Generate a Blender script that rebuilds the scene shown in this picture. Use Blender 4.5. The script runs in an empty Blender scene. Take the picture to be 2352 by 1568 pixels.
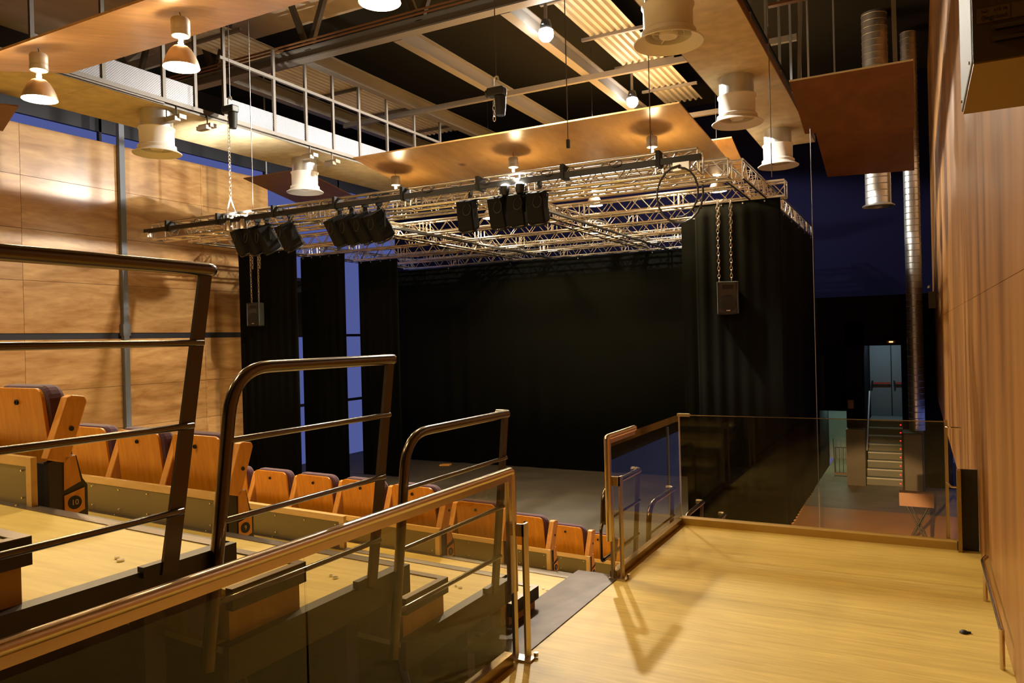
import bpy, bmesh, math, random
from mathutils import Vector, Matrix
random.seed(7)
R = math.radians
sc = bpy.context.scene
col = sc.collection

# ---------------------------------------------------------------- camera, world, view
cam_d = bpy.data.cameras.new('camera'); cam = bpy.data.objects.new('camera', cam_d); col.objects.link(cam)
cam_d.sensor_width = 36.0; cam_d.lens = 36.0 * 1755.0 / 2352.0; cam_d.clip_end = 200; cam_d.clip_start = 0.05
_yaw, _pitch, _roll = R(28.0), R(-0.16), R(1.45)
cam.location = (0, 0, 1.7)
cam.matrix_world = Matrix.Translation((0, 0, 1.7)) @ Matrix.Rotation(_yaw, 4, 'Z') @ Matrix.Rotation(R(90) + _pitch, 4, 'X') @ Matrix.Rotation(-_roll, 4, 'Z')
sc.camera = cam
w = bpy.data.worlds.new('dusk'); sc.world = w; w.use_nodes = True
w.node_tree.nodes['Background'].inputs[0].default_value = (0.038, 0.046, 0.128, 1)
w.node_tree.nodes['Background'].inputs[1].default_value = 1.0
sc.view_settings.view_transform = 'Standard'; sc.view_settings.look = 'None'
sc.view_settings.exposure = 1.3; sc.view_settings.gamma = 1.0; sc.view_settings.use_curve_mapping = False
sc.cycles.use_denoising = True
try: sc.cycles.denoiser = 'OPENIMAGEDENOISE'
except Exception: pass
sc.cycles.max_bounces = 8; sc.cycles.diffuse_bounces = 4; sc.cycles.glossy_bounces = 4
sc.cycles.transparent_max_bounces = 16; sc.cycles.sample_clamp_indirect = 4.0
sc.cycles.caustics_reflective = False; sc.cycles.caustics_refractive = False

BELL_W = 420.0      # each warm bell lamp (spot, watts)
NECK_W = 55.0
STAR_W = 1650.0      # each white flood on the steel beam

def lamp(name, kind, loc, power, color, size=0.1, rot=None, cone=None, blend=0.4, sx=None, sy=None):
    d = bpy.data.lights.new(name, kind); d.energy = power; d.color = color
    if kind == 'AREA':
        d.shape = 'RECTANGLE'; d.size = sx; d.size_y = sy
    else: d.shadow_soft_size = size
    if kind == 'SPOT': d.spot_size = cone; d.spot_blend = blend
    o = bpy.data.objects.new(name, d); col.objects.link(o); o.location = loc
    if rot: o.rotation_euler = rot
    return o
WARM = (1.0, 0.72, 0.37); WHITE = (1.0, 0.93, 0.80)

# ---------------------------------------------------------------- tags
def tag(o, label=None, cat=None, group=None, kind=None):
    if label: o['label'] = label
    if cat: o['category'] = cat
    if group: o['group'] = group
    if kind: o['kind'] = kind
    return o
def thing(name, label, cat, loc=(0, 0, 0), rz=0.0, group=None):
    o = bpy.data.objects.new(name, None); col.objects.link(o); o.empty_display_size = 0.1
    o.location = loc; o.rotation_euler = (0, 0, rz)
    return tag(o, label, cat, group)
def copy_tree(o, parent=None):
    c = o.copy(); col.objects.link(c)
    if parent is not None: c.parent = parent
    for ch in list(o.children): copy_tree(ch, c)
    return c

# ---------------------------------------------------------------- materials
MAT = {}
def mat(name, color=(0.5, 0.5, 0.5), rough=0.5, metal=0.0, emit=None, es=1.0, spec=0.5, sheen=0.0, bump=None, var=0.0, vscale=(8, 8, 8), coat=0.0):
    m = bpy.data.materials.new(name); m.use_nodes = True; nt = m.node_tree; b = nt.nodes['Principled BSDF']
    b.inputs['Base Color'].default_value = (*color, 1); b.inputs['Roughness'].default_value = rough
    b.inputs['Metallic'].default_value = metal; b.inputs['Specular IOR Level'].default_value = spec
    if sheen: b.inputs['Sheen Weight'].default_value = sheen
    if coat: b.inputs['Coat Weight'].default_value = coat
    if emit: b.inputs['Emission Color'].default_value = (*emit, 1); b.inputs['Emission Strength'].default_value = es
    if var or bump:
        tc = nt.nodes.new('ShaderNodeTexCoord'); mp = nt.nodes.new('ShaderNodeMapping'); mp.inputs['Scale'].default_value = vscale
        nz = nt.nodes.new('ShaderNodeTexNoise'); nz.inputs['Scale'].default_value = 1.0; nz.inputs['Detail'].default_value = 5
        nt.links.new(tc.outputs['Object'], mp.inputs[0]); nt.links.new(mp.outputs[0], nz.inputs['Vector'])
        if var:
            rp = nt.nodes.new('ShaderNodeValToRGB')
            rp.color_ramp.elements[0].position = 0.3; rp.color_ramp.elements[1].position = 0.7
            rp.color_ramp.elements[0].color = (*[c * (1 - var) for c in color], 1)
            rp.color_ramp.elements[1].color = (*[min(1, c * (1 + var)) for c in color], 1)
            nt.links.new(nz.outputs[0], rp.inputs[0]); nt.links.new(rp.outputs[0], b.inputs['Base Color'])
        if bump:
            bp = nt.nodes.new('ShaderNodeBump'); bp.inputs['Strength'].default_value = bump; bp.inputs['Distance'].default_value = 0.01
            nt.links.new(nz.outputs[0], bp.inputs['Height']); nt.links.new(bp.outputs[0], b.inputs['Normal'])
    MAT[name] = m
    return m

def wood(name, ca, cb, grain, rough=0.4, panel=None, off=(0, 0, 0), knots=0.0, wave=0.35, coat=0.0, spec=0.5, gscale=1.0, pvar=0.28):
    """grain: mapping scale (small along the grain). panel: (axis, size, axis2, size2) per-panel shift"""
    m = bpy.data.materials.new(name); m.use_nodes = True; nt = m.node_tree; N = nt.nodes.new; L = nt.links.new
    b = nt.nodes['Principled BSDF']; b.inputs['Roughness'].default_value = rough; b.inputs['Specular IOR Level'].default_value = spec
    b.inputs['Coat Weight'].default_value = coat; b.inputs['Coat Roughness'].default_value = 0.15
    tc = N('ShaderNodeTexCoord'); src = tc.outputs['Object']; rnd = None
    if panel:
        ax1, s1, o1, ax2, s2, o2 = panel
        sp = N('ShaderNodeSeparateXYZ'); L(src, sp.inputs[0])
        fl = []
        for ax, s, o in ((ax1, s1, o1), (ax2, s2, o2)):
            a = N('ShaderNodeMath'); a.operation = 'SUBTRACT'; a.inputs[1].default_value = o; L(sp.outputs[ax], a.inputs[0])
            d = N('ShaderNodeMath'); d.operation = 'DIVIDE'; d.inputs[1].default_value = s; L(a.outputs[0], d.inputs[0])
            f = N('ShaderNodeMath'); f.operation = 'FLOOR'; L(d.outputs[0], f.inputs[0]); fl.append(f)
        cb_ = N('ShaderNodeCombineXYZ'); L(fl[0].outputs[0], cb_.inputs[0]); L(fl[1].outputs[0], cb_.inputs[1])
        wn = N('ShaderNodeTexWhiteNoise'); wn.noise_dimensions = '3D'; L(cb_.outputs[0], wn.inputs['Vector']); rnd = wn
        sc_ = N('ShaderNodeVectorMath'); sc_.operation = 'SCALE'; sc_.inputs['Scale'].default_value = 23.0; L(wn.outputs['Color'], sc_.inputs[0])
        ad = N('ShaderNodeVectorMath'); ad.operation = 'ADD'; L(src, ad.inputs[0]); L(sc_.outputs[0], ad.inputs[1]); src = ad.outputs[0]
    mp = N('ShaderNodeMapping'); mp.inputs['Scale'].default_value = [g * gscale for g in grain]; mp.inputs['Location'].default_value = off; L(src, mp.inputs[0])
    n1 = N('ShaderNodeTexNoise'); n1.inputs['Scale'].default_value = 1.0; n1.inputs['Detail'].default_value = 6; n1.inputs['Distortion'].default_value = 1.2; L(mp.outputs[0], n1.inputs['Vector'])
    mp2 = N('ShaderNodeMapping'); mp2.inputs['Scale'].default_value = [g * 5 * gscale for g in grain]; L(src, mp2.inputs[0])
    n2 = N('ShaderNodeTexNoise'); n2.inputs['Scale'].default_value = 1.0; n2.inputs['Detail'].default_value = 8; n2.inputs['Distortion'].default_value = 0.4; L(mp2.outputs[0], n2.inputs['Vector'])
    mx = N('ShaderNodeMix'); mx.data_type = 'FLOAT'; mx.inputs[0].default_value = wave; L(n1.outputs[0], mx.inputs[2]); L(n2.outputs[0], mx.inputs[3])
    rp = N('ShaderNodeValToRGB'); e = rp.color_ramp.elements
    e[0].position = 0.32; e[1].position = 0.66; e[0].color = (*ca, 1); e[1].color = (*cb, 1); L(mx.outputs[0], rp.inputs[0])
    outc = rp.outputs[0]
    if rnd is not None:
        hs = N('ShaderNodeHueSaturation'); mr = N('ShaderNodeMapRange'); mr.inputs[3].default_value = 1 - pvar; mr.inputs[4].default_value = 1 + pvar * 0.55
        L(rnd.outputs['Value'], mr.inputs[0]); L(mr.outputs[0], hs.inputs['Value']); L(outc, hs.inputs['Color']); outc = hs.outputs[0]
    if knots:
        vo = N('ShaderNodeTexVoronoi'); vo.inputs['Scale'].default_value = knots; L(tc.outputs['Object'], vo.inputs['Vector'])
        kr = N('ShaderNodeMapRange'); kr.inputs[1].default_value = 0.02; kr.inputs[2].default_value = 0.06; L(vo.outputs['Distance'], kr.inputs[0])
        km = N('ShaderNodeMix'); km.data_type = 'RGBA'; L(kr.outputs[0], km.inputs[0]); km.inputs[6].default_value = (ca[0] * .35, ca[1] * .3, ca[2] * .3, 1); L(outc, km.inputs[7]); outc = km.outputs[2]
    L(outc, b.inputs['Base Color'])
    MAT[name] = m
    return m

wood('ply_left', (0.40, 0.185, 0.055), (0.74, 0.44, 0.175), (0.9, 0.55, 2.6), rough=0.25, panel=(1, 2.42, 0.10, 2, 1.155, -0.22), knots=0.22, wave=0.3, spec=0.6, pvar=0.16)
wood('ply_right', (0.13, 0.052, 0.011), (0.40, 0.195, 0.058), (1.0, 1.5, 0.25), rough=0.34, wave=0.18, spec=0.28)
wood('birch_floor', (0.54, 0.385, 0.095), (0.75, 0.575, 0.16), (0.7, 9.0, 1.0), rough=0.50, wave=0.5, spec=0.3)
wood('birch_deck', (0.54, 0.39, 0.10), (0.72, 0.545, 0.155), (0.6, 7.0, 1.0), rough=0.50, wave=0.5, spec=0.3)
wood('birch_riser', (0.42, 0.24, 0.065), (0.56, 0.34, 0.10), (6.0, 6.0, 0.8), rough=0.5)
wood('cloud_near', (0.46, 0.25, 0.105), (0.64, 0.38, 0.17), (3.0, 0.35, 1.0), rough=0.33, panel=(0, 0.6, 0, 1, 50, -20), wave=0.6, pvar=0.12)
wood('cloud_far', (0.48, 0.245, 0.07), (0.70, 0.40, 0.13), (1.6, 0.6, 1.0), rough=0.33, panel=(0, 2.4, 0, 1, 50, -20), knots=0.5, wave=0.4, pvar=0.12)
wood('cloud_shaded', (0.13, 0.055, 0.018), (0.24, 0.105, 0.035), (1.2, 0.7, 1.0), rough=0.4, wave=0.4)  # darker copy of the reflector wood, shade on the side panels put into colour
wood('seat_wood', (0.50, 0.160, 0.005), (0.70, 0.275, 0.011), (12.0, 6.0, 1.2), rough=0.35, wave=0.6)
wood('seat_arm', (0.60, 0.25, 0.04), (0.78, 0.37, 0.075), (10.0, 8.0, 1.5), rough=0.42, wave=0.6)
wood('panel_frame', (0.58, 0.36, 0.12), (0.74, 0.49, 0.19), (1.2, 6.0, 6.0), rough=0.45)
mat('laminate', (0.17, 0.125, 0.045), 0.32, var=0.06, vscale=(1, 1, 1))
mat('strip_board', (0.62, 0.50, 0.30), 0.9, var=0.14, vscale=(5, 5, 5), bump=0.5)
mat('purple', (0.075, 0.022, 0.048), 0.9, sheen=0.3)
mat('black', (0.008, 0.008, 0.007), 0.6)
mat('black_paint', (0.014, 0.013, 0.011), 0.45)
mat('lamp_black', (0.005, 0.0045, 0.0035), 0.75, spec=0.15)
mat('standard_dark', (0.030, 0.024, 0.016), 0.45)
mat('nosing', (0.15, 0.115, 0.085), 0.38, metal=0.75)
mat('fascia', (0.038, 0.027, 0.014), 0.45, metal=0.2)
mat('rail_steel', (0.125, 0.095, 0.06), 0.22, metal=1.0)
mat('post_steel', (0.075, 0.055, 0.032), 0.35, metal=0.7)
mat('inox', (0.62, 0.50, 0.36), 0.20, metal=1.0)
mat('inox_brushed', (0.50, 0.40, 0.29), 0.36, metal=1.0)
mat('channel', (0.33, 0.22, 0.10), 0.22, metal=1.0)
mat('ramp_steel', (0.085, 0.066, 0.054), 0.5, metal=0.6, var=0.25, vscale=(9, 9, 9), bump=0.1)
mat('alu', (0.78, 0.75, 0.70), 0.25, metal=1.0)
mat('galv', (0.62, 0.63, 0.64), 0.33, metal=0.9, var=0.15, vscale=(5, 5, 2))
mat('white_paint', (0.80, 0.76, 0.70), 0.35)
mat('cream', (0.11, 0.105, 0.085), 0.6, bump=0.25, vscale=(260, 260, 260))
mat('box_yellow', (0.30, 0.185, 0.02), 0.5)
mat('box_front', (0.055, 0.032, 0.008), 0.45)
mat('sticker', (0.11, 0.062, 0.014), 0.5)
mat('steel_beam', (0.17, 0.155, 0.135), 0.55, metal=0.2)
mat('steel_grey', (0.22, 0.23, 0.25), 0.5, metal=0.2)
mat('mullion_grey', (0.17, 0.19, 0.23), 0.5)
mat('gantry', (0.10, 0.085, 0.07), 0.5, metal=0.3)
mat('curtain', (0.0055, 0.0060, 0.0042), 0.95, spec=0.1)
mat('stage_floor', (0.042, 0.034, 0.023), 0.62, var=0.3, vscale=(1.2, 1.2, 1.2))
mat('wall_dark', (0.008, 0.008, 0.009), 0.9, spec=0.08)
mat('wall_navy', (0.003, 0.003, 0.014), 0.9, spec=0.04)
mat('wall_grey', (0.22, 0.24, 0.22), 0.8)
mat('roof_beige', (0.40, 0.33, 0.24), 0.9, var=0.25, vscale=(0.9, 0.35, 1))
mat('roof_dark', (0.012, 0.012, 0.010), 0.9, spec=0.1)
mat('corrugated', (0.36, 0.345, 0.31), 0.5)
mat('corrugated_pale', (0.66, 0.64, 0.58), 0.45)
mat('door_grey', (0.20, 0.23, 0.23), 0.5)
mat('red', (0.55, 0.03, 0.015), 0.4)
mat('digits', (0.62, 0.52, 0.34), 0.6)
mat('screw', (0.85, 0.82, 0.75), 0.2, metal=1.0)
mat('bell', (0.62, 0.48, 0.33), 0.42, metal=0.75)
mat('ballast', (0.42, 0.36, 0.28), 0.5, metal=0.3)
mat('lamp_on', (1, 0.9, 0.7), 0.5, emit=(1.0, 0.90, 0.72), es=30.0)
mat('neck_on', (1, 0.9, 0.7), 0.5, emit=(1.0, 0.86, 0.60), es=14.0)
mat('star_on', (1, 1, 1), 0.5, emit=(1.0, 0.97, 0.90), es=60.0)
mat('red_on', (1, 0, 0), 0.5, emit=(1.0, 0.04, 0.02), es=0.8)
mat('orange_on', (1, .5, .2), 0.5, emit=(1.0, 0.42, 0.12), es=1.6)
mat('tube_on', (1, 1, 1), 0.5, emit=(0.75, 1.0, 0.85), es=2.5)
mat('cable', (0.012, 0.012, 0.012), 0.5)
mat('wire', (0.16, 0.15, 0.14), 0.4, metal=0.7)
mat('speaker_body', (0.048, 0.050, 0.044), 0.55)
mat('speaker_grille', (0.012, 0.013, 0.015), 0.4)
mat('badge', (0.8, 0.8, 0.78), 0.3, metal=0.8)
mat('stair_concrete', (0.20, 0.21, 0.18), 0.8)
mat('stair_nosing', (0.55, 0.58, 0.50), 0.6)
mat('brown_board', (0.15, 0.062, 0.020), 0.5)
mat('passage_floor', (0.30, 0.24, 0.16), 0.55, var=0.2, vscale=(1.5, 1.5, 1.5))
mat('passage_lit', (0.62, 0.30, 0.09), 0.5, var=0.1, vscale=(2, 1, 1))  # orange carries the warm light lying on the near passage floor
mat('plinth_wood', (0.45, 0.28, 0.06), 0.5)
mat('band_black', (0.012, 0.012, 0.020), 0.6)

def glass(name, tint, gloss=0.08, ior=1.45):
    m = bpy.data.materials.new(name); m.use_nodes = True; nt = m.node_tree; nt.nodes.clear(); N = nt.nodes.new; L = nt.links.new
    o = N('ShaderNodeOutputMaterial'); t = N('ShaderNodeBsdfTransparent'); t.inputs[0].default_value = (*tint, 1)
    g = N('ShaderNodeBsdfGlossy'); g.inputs['Roughness'].default_value = 0.0; g.inputs[0].default_value = (1, 1, 1, 1)
    f = N('ShaderNodeFresnel'); f.inputs[0].default_value = ior; x = N('ShaderNodeMixShader')
    ge = N('ShaderNodeNewGeometry'); sb = N('ShaderNodeMath'); sb.operation = 'SUBTRACT'; sb.inputs[0].default_value = 1.0; L(ge.outputs['Backfacing'], sb.inputs[1])
    mu = N('ShaderNodeMath'); mu.operation = 'MULTIPLY'; L(f.outputs[0], mu.inputs[0]); L(sb.outputs[0], mu.inputs[1])
    L(mu.outputs[0], x.inputs[0]); L(t.outputs[0], x.inputs[1]); L(g.outputs[0], x.inputs[2]); L(x.outputs[0], o.inputs[0])
    MAT[name] = m; return m
glass('balustrade_glass', (0.86, 0.83, 0.74)); glass('window_glass', (0.9, 0.92, 0.95), ior=1.12); glass('neck_glass', (0.9, 0.9, 0.9))

def mesh_screen(name):
    m = bpy.data.materials.new(name); m.use_nodes = True; nt = m.node_tree; N = nt.nodes.new; L = nt.links.new
    b = nt.nodes['Principled BSDF']; b.inputs['Base Color'].default_value = (0.17, 0.17, 0.19, 1); b.inputs['Roughness'].default_value = 0.45; b.inputs['Metallic'].default_value = 0.3
    tc = N('ShaderNodeTexCoord'); mp = N('ShaderNodeMapping'); mp.inputs['Rotation'].default_value = (R(45), 0, 0); mp.inputs['Scale'].default_value = (1, 34, 34)
    L(tc.outputs['Object'], mp.inputs[0]); ch = N('ShaderNodeTexVoronoi'); ch.inputs['Scale'].default_value = 1; ch.inputs['Randomness'].default_value = 0; L(mp.outputs[0], ch.inputs['Vector'])
    rp = N('ShaderNodeMapRange'); rp.inputs[1].default_value = 0.25; rp.inputs[2].default_value = 0.40; rp.inputs[3].default_value = 0.45; rp.inputs[4].default_value = 1.0; L(ch.outputs['Distance'], rp.inputs[0])
    L(rp.outputs[0], b.inputs['Alpha']); MAT[name] = m
mesh_screen('perforated')

# ---------------------------------------------------------------- mesh builder
class MB:
    def __init__(s): s.v = []; s.f = []; s.sm = []
    def add(s, vs, fs, smooth=False):
        o = len(s.v); s.v += [tuple(v) for v in vs]; s.f += [tuple(i + o for i in f) for f in fs]; s.sm += [smooth] * len(fs); return s
    def box(s, c, d, rot=None):
        hx, hy, hz = d[0] / 2, d[1] / 2, d[2] / 2
        P = [Vector((x * hx, y * hy, z * hz)) for x in (-1, 1) for y in (-1, 1) for z in (-1, 1)]
        if rot is not None: P = [rot @ p for p in P]
        c = Vector(c)
        return s.add([c + p for p in P], [(0, 1, 3, 2), (4, 6, 7, 5), (0, 4, 5, 1), (2, 3, 7, 6), (0, 2, 6, 4), (1, 5, 7, 3)])
    def b2(s, a, b):   # box from min to max corner
        return s.box([(a[i] + b[i]) / 2 for i in range(3)], [abs(b[i] - a[i]) for i in range(3)])
    def hexa(s, bot, top):
        return s.add(list(bot) + list(top), [(3, 2, 1, 0), (4, 5, 6, 7), (0, 1, 5, 4), (1, 2, 6, 5), (2, 3, 7, 6), (3, 0, 4, 7)])
    def prism(s, pts, off):   # polygon pts (3d), extruded by off
        n = len(pts); off = Vector(off); P = [Vector(p) for p in pts]
        return s.add(P + [p + off for p in P], [tuple(range(n - 1, -1, -1)), tuple(range(n, 2 * n))] + [(i, (i + 1) % n, (i + 1) % n + n, i + n) for i in range(n)])
    def tube(s, pts, r, n=10, cap=True, closed=False):
        P = [Vector(p) for p in pts]; m = len(P); T = []
        for i in range(m):
            if closed: t = (P[(i + 1) % m] - P[i - 1])
            else: t = (P[min(i + 1, m - 1)] - P[max(i - 1, 0)])
            T.append(t.normalized())
        a = Vector((0, 0, 1)) if abs(T[0].z) < 0.9 else Vector((0, 1, 0))
        nrm = (a - T[0] * a.dot(T[0])).normalized(); vs = []; 
        for i in range(m):
            nrm = (nrm - T[i] * nrm.dot(T[i])).normalized(); bi = T[i].cross(nrm)
            k = 1.0
            if 0 < i < m - 1 or closed:
                d1 = (P[i] - P[i - 1]).normalized(); c = max(0.5, T[i].dot(d1)); k = 1.0 / c if not closed else 1.0
            rr = r[i] if isinstance(r, (list, tuple)) else r
            for j in range(n):
                an = 2 * math.pi * j / n; vs.append(P[i] + (nrm * math.cos(an) + bi * math.sin(an)) * rr)
        fs = []
        for i in range(m if closed else m - 1):
            i2 = (i + 1) % m
            for j in range(n): fs.append((i * n + j, i * n + (j + 1) % n, i2 * n + (j + 1) % n, i2 * n + j))
        s.add(vs, fs, True)
        if cap and not closed:
            o = len(s.v) - len(vs)
            s.f.append(tuple(o + j for j in range(n - 1, -1, -1))); s.sm.append(False)
            s.f.append(tuple(o + (m - 1) * n + j for j in range(n))); s.sm.append(False)
        return s
    def lathe(s, prof, c=(0, 0, 0), n=24, axis='Z'):   # prof: list of (r, z)
        vs = []; m = len(prof)
        for (r, z) in prof:
            for j in range(n):
                a = 2 * math.pi * j / n; x, y = r * math.cos(a), r * math.sin(a)
                p = (x, y, z) if axis == 'Z' else ((x, z, y) if axis == 'Y' else (z, x, y))
                vs.append(Vector(c) + Vector(p))
        fs = [(i * n + j, i * n + (j + 1) % n, (i + 1) * n + (j + 1) % n, (i + 1) * n + j) for i in range(m - 1) for j in range(n)]
        return s.add(vs, fs, True)
    def disc(s, c, r, nrm=(0, 0, 1), n=20, t=0.004):
        q = Vector(nrm).normalized(); return s.tube([Vector(c) - q * t / 2, Vector(c) + q * t / 2], r, n)
    def build(s, name, m, parent=None, label=None, bevel=0.0, autosm=True):
        me = bpy.data.meshes.new(name); me.from_pydata(s.v, [], s.f); me.materials.append(MAT[m] if isinstance(m, str) else m)
        me.polygons.foreach_set('use_smooth', s.sm); me.update()
        bm = bmesh.new(); bm.from_mesh(me); bmesh.ops.recalc_face_normals(bm, faces=bm.faces); bm.to_mesh(me); bm.free()
        if any(s.sm):
            try: me.set_sharp_from_angle(angle=R(40))
            except Exception: pass
        o = bpy.data.objects.new(name, me); col.objects.link(o)
        if parent is not None: o.parent = parent
        if label: o['label'] = label
        if bevel:
            bv = o.modifiers.new('bevel', 'BEVEL'); bv.width = bevel; bv.segments = 2; bv.limit_method = 'ANGLE'; bv.angle_limit = R(50)
        return o
def rounded(pts, rad, seg=6):
    """round the inner corners of a polyline"""
    P = [Vector(p) for p in pts]; out = [P[0]]
    for i in range(1, len(P) - 1):
        a, b, c = P[i - 1], P[i], P[i + 1]; d1 = (a - b); d2 = (c - b); rr = min(rad, d1.length * 0.49, d2.length * 0.49)
        p1 = b + d1.normalized() * rr; p2 = b + d2.normalized() * rr
        for k in range(seg + 1):
            t = k / seg; out.append((1 - t) ** 2 * p1 + 2 * t * (1 - t) * b + t * t * p2)
    out.append(P[-1]); return out
def structure(o): o['kind'] = 'structure'; return o
def text_mesh(name, txt, size, m, parent, loc, rot, depth=0.002):
    cu = bpy.data.curves.new(name, 'FONT'); cu.body = txt; cu.size = size; cu.extrude = depth; cu.align_x = 'CENTER'; cu.align_y = 'CENTER'
    t = bpy.data.objects.new(name, cu); col.objects.link(t)
    dg = bpy.context.evaluated_depsgraph_get(); me = bpy.data.meshes.new_from_object(t.evaluated_get(dg))
    bpy.data.objects.remove(t); me.name = name; me.materials.clear(); me.materials.append(MAT[m])
    o = bpy.data.objects.new(name, me); col.objects.link(o); o.parent = parent; o.location = loc; o.rotation_euler = rot
    return o

# ================================================================= SETTING
LOW = -2.3
structure(MB().b2((-18.3, -4.0, LOW - 0.2), (-2.42, 24.6, LOW)).build('floor', 'stage_floor'))
structure(MB().b2((-2.42, 18.65, LOW - 0.2), (1.2, 26.2, LOW)).build('floor_passage', 'passage_floor'))
structure(MB().b2((-2.42, 6.9, LOW - 0.2), (1.2, 18.65, LOW)).build('floor_passage_lit', 'passage_lit'))  # near passage floor, warm light painted in, ends at its shadow edge
# ceiling
structure(MB().b2((-18.3, -4.0, 9.0), (0.6, 13.3, 9.2)).build('ceiling', 'roof_beige'))
structure(MB().b2((-18.3, 13.3, 9.0), (0.6, 24.6, 9.2)).build('ceiling_stage', 'roof_dark'))
# left plywood wall in panels with open joints
mb = MB(); ys = [-3.97 + 0.0, -2.32, 0.10, 2.52, 4.94, 7.36, 9.78, 12.15, 14.57, 17.03]
zs = [-2.3, -1.375, -0.22, 0.80, 1.96]; zt = [2.10, 3.27, 4.41, 5.58, 6.72]
for a, b in zip(ys, ys[1:]):
    for zz in (zs, zt):
        for c, d in zip(zz, zz[1:]): mb.b2((-17.33, a + 0.004, c + 0.004), (-17.30, b - 0.004, d - 0.004))
structure(mb.build('wall_left', 'ply_left'))
structure(MB().b2((-17.36, -3.97, -2.3), (-17.331, 17.02, 6.70)).build('wall_left_backing', 'band_black'))
g = thing('column', 'slim grey steel column running up the left plywood wall', 'column', (-17.24, 12.15, LOW))
MB().b2((-0.06, -0.07, 0), (0.06, 0.07, 10.9)).build('shaft', 'mullion_grey', g)
MB().b2((-0.065, -0.10, 4.33), (0.075, 0.10, 4.62)).build('bracket', 'mullion_grey', g)
MB().b2((-0.065, -0.075, 5.98), (0.075, 0.075, 6.0)).build('joint_plate', 'alu', g)
# glazed outer wall behind it, dusk outside
gl = structure(MB().b2((-18.05, -3.9, LOW), (-18.04, 24.5, 8.2)).build('window_1', 'window_glass'))
mb = MB()
for z in (-0.35, 1.95, 7.15): mb.b2((-18.08, -3.9, z), (-17.98, 24.5, z + (0.09 if z < 7 else 0.50)))
for y in (-3.9, 3.0, 12.1, 17.6, 21.0, 24.4): mb.b2((-18.08, y, LOW), (-17.98, y + 0.07, 8.2))
mb.b2((-18.08, -3.9, 7.62), (-17.95, 24.5, 9.0))
mb.b2((-18.06, 17.65, 2.04), (-17.97, 20.98, 3.9))
structure(mb.build('window_1_frame', 'band_black'))
# right wall
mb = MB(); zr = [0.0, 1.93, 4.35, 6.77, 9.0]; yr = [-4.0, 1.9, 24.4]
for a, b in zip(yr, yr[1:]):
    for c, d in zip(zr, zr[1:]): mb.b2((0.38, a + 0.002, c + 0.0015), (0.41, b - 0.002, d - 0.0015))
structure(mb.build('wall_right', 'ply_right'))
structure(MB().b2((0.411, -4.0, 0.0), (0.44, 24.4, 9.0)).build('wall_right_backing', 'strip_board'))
# lower right side: glazing band under the floor line with a dark slab edge
structure(MB().b2((0.66, 7.2, LOW), (0.67, 21.9, 0.0)).build('window_2', 'window_glass'))
mb = MB(); mb.b2((0.60, 7.2, -0.30), (0.74, 21.9, -0.04))
mb.b2((0.61, 10.5, LOW), (0.70, 10.62, 0.0)); mb.b2((0.61, 21.9, LOW), (0.70, 22.1, 0.0)); mb.b2((0.61, 7.1, LOW), (0.70, 7.3, 0.0))
structure(mb.build('window_2_frame', 'band_black'))
structure(MB().b2((0.60, 22.1, LOW), (0.70, 26.2, 0.0)).build('wall_right_lower', 'wall_dark'))
structure(MB().b2((0.41, -4.0, LOW), (0.70, 7.1, 0.0)).build('wall_right_base', 'wall_dark'))
# back wall of the stage house with an opening and the stair recess
mb = MB()
mb.b2((-18.05, 24.4, LOW), (-2.42, 24.6, 9.0)); mb.b2((-2.42, 24.4, 1.55), (0.44, 24.6, 9.0))
structure(mb.build('wall_back', 'wall_navy'))
mb = MB(); mb.b2((-18.05, -4.1, LOW), (0.7, -3.95, 9.0))
structure(mb.build('wall_front', 'wall_dark'))
mb = MB(); mb.b2((-2.55, 22.3, LOW), (-2.42, 24.4, 2.6)); mb.b2((-2.42, 22.3, -0.45), (-1.72, 22.42, 1.9)); mb.b2((-1.72, 22.0, LOW), (-1.27, 22.4, 1.9))
mb.b2((-0.40, 21.9, LOW), (0.6, 22.1, 2.6)); mb.b2((-1.27, 24.9, 1.45), (-0.40, 25.05, 2.6)); mb.b2((-2.55, 22.0, 1.30), (0.6, 22.42, 2.6))
mb.b2((-1.34, 22.42, LOW), (-1.27, 25.0, 2.6)); mb.b2((-0.40, 22.1, LOW), (-0.33, 25.0, 2.6)); mb.b2((-1.27, 22.4, 2.5), (-0.4, 25.0, 2.6))
structure(mb.build('wall_passage_end', 'wall_dark'))
mb = MB(); mb.b2((-2.9, 26.0, LOW), (-1.34, 26.2, 0.5)); mb.b2((-2.98, 22.42, LOW), (-2.9, 26.2, 0.5)); mb.b2((-2.9, 24.6, 0.0), (-1.34, 26.2, 0.1))
structure(mb.build('wall_side_room', 'wall_grey'))
lamp('side_room_lamp', 'AREA', (-2.1, 24.3, -0.2), 11.0, (0.66, 1.0, 0.80), sx=0.6, sy=0.6)
lamp('stair_lamp', 'AREA', (-0.85, 23.4, 1.9), 7.0, (0.62, 0.85, 1.0), sx=0.3, sy=0.3)
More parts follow.
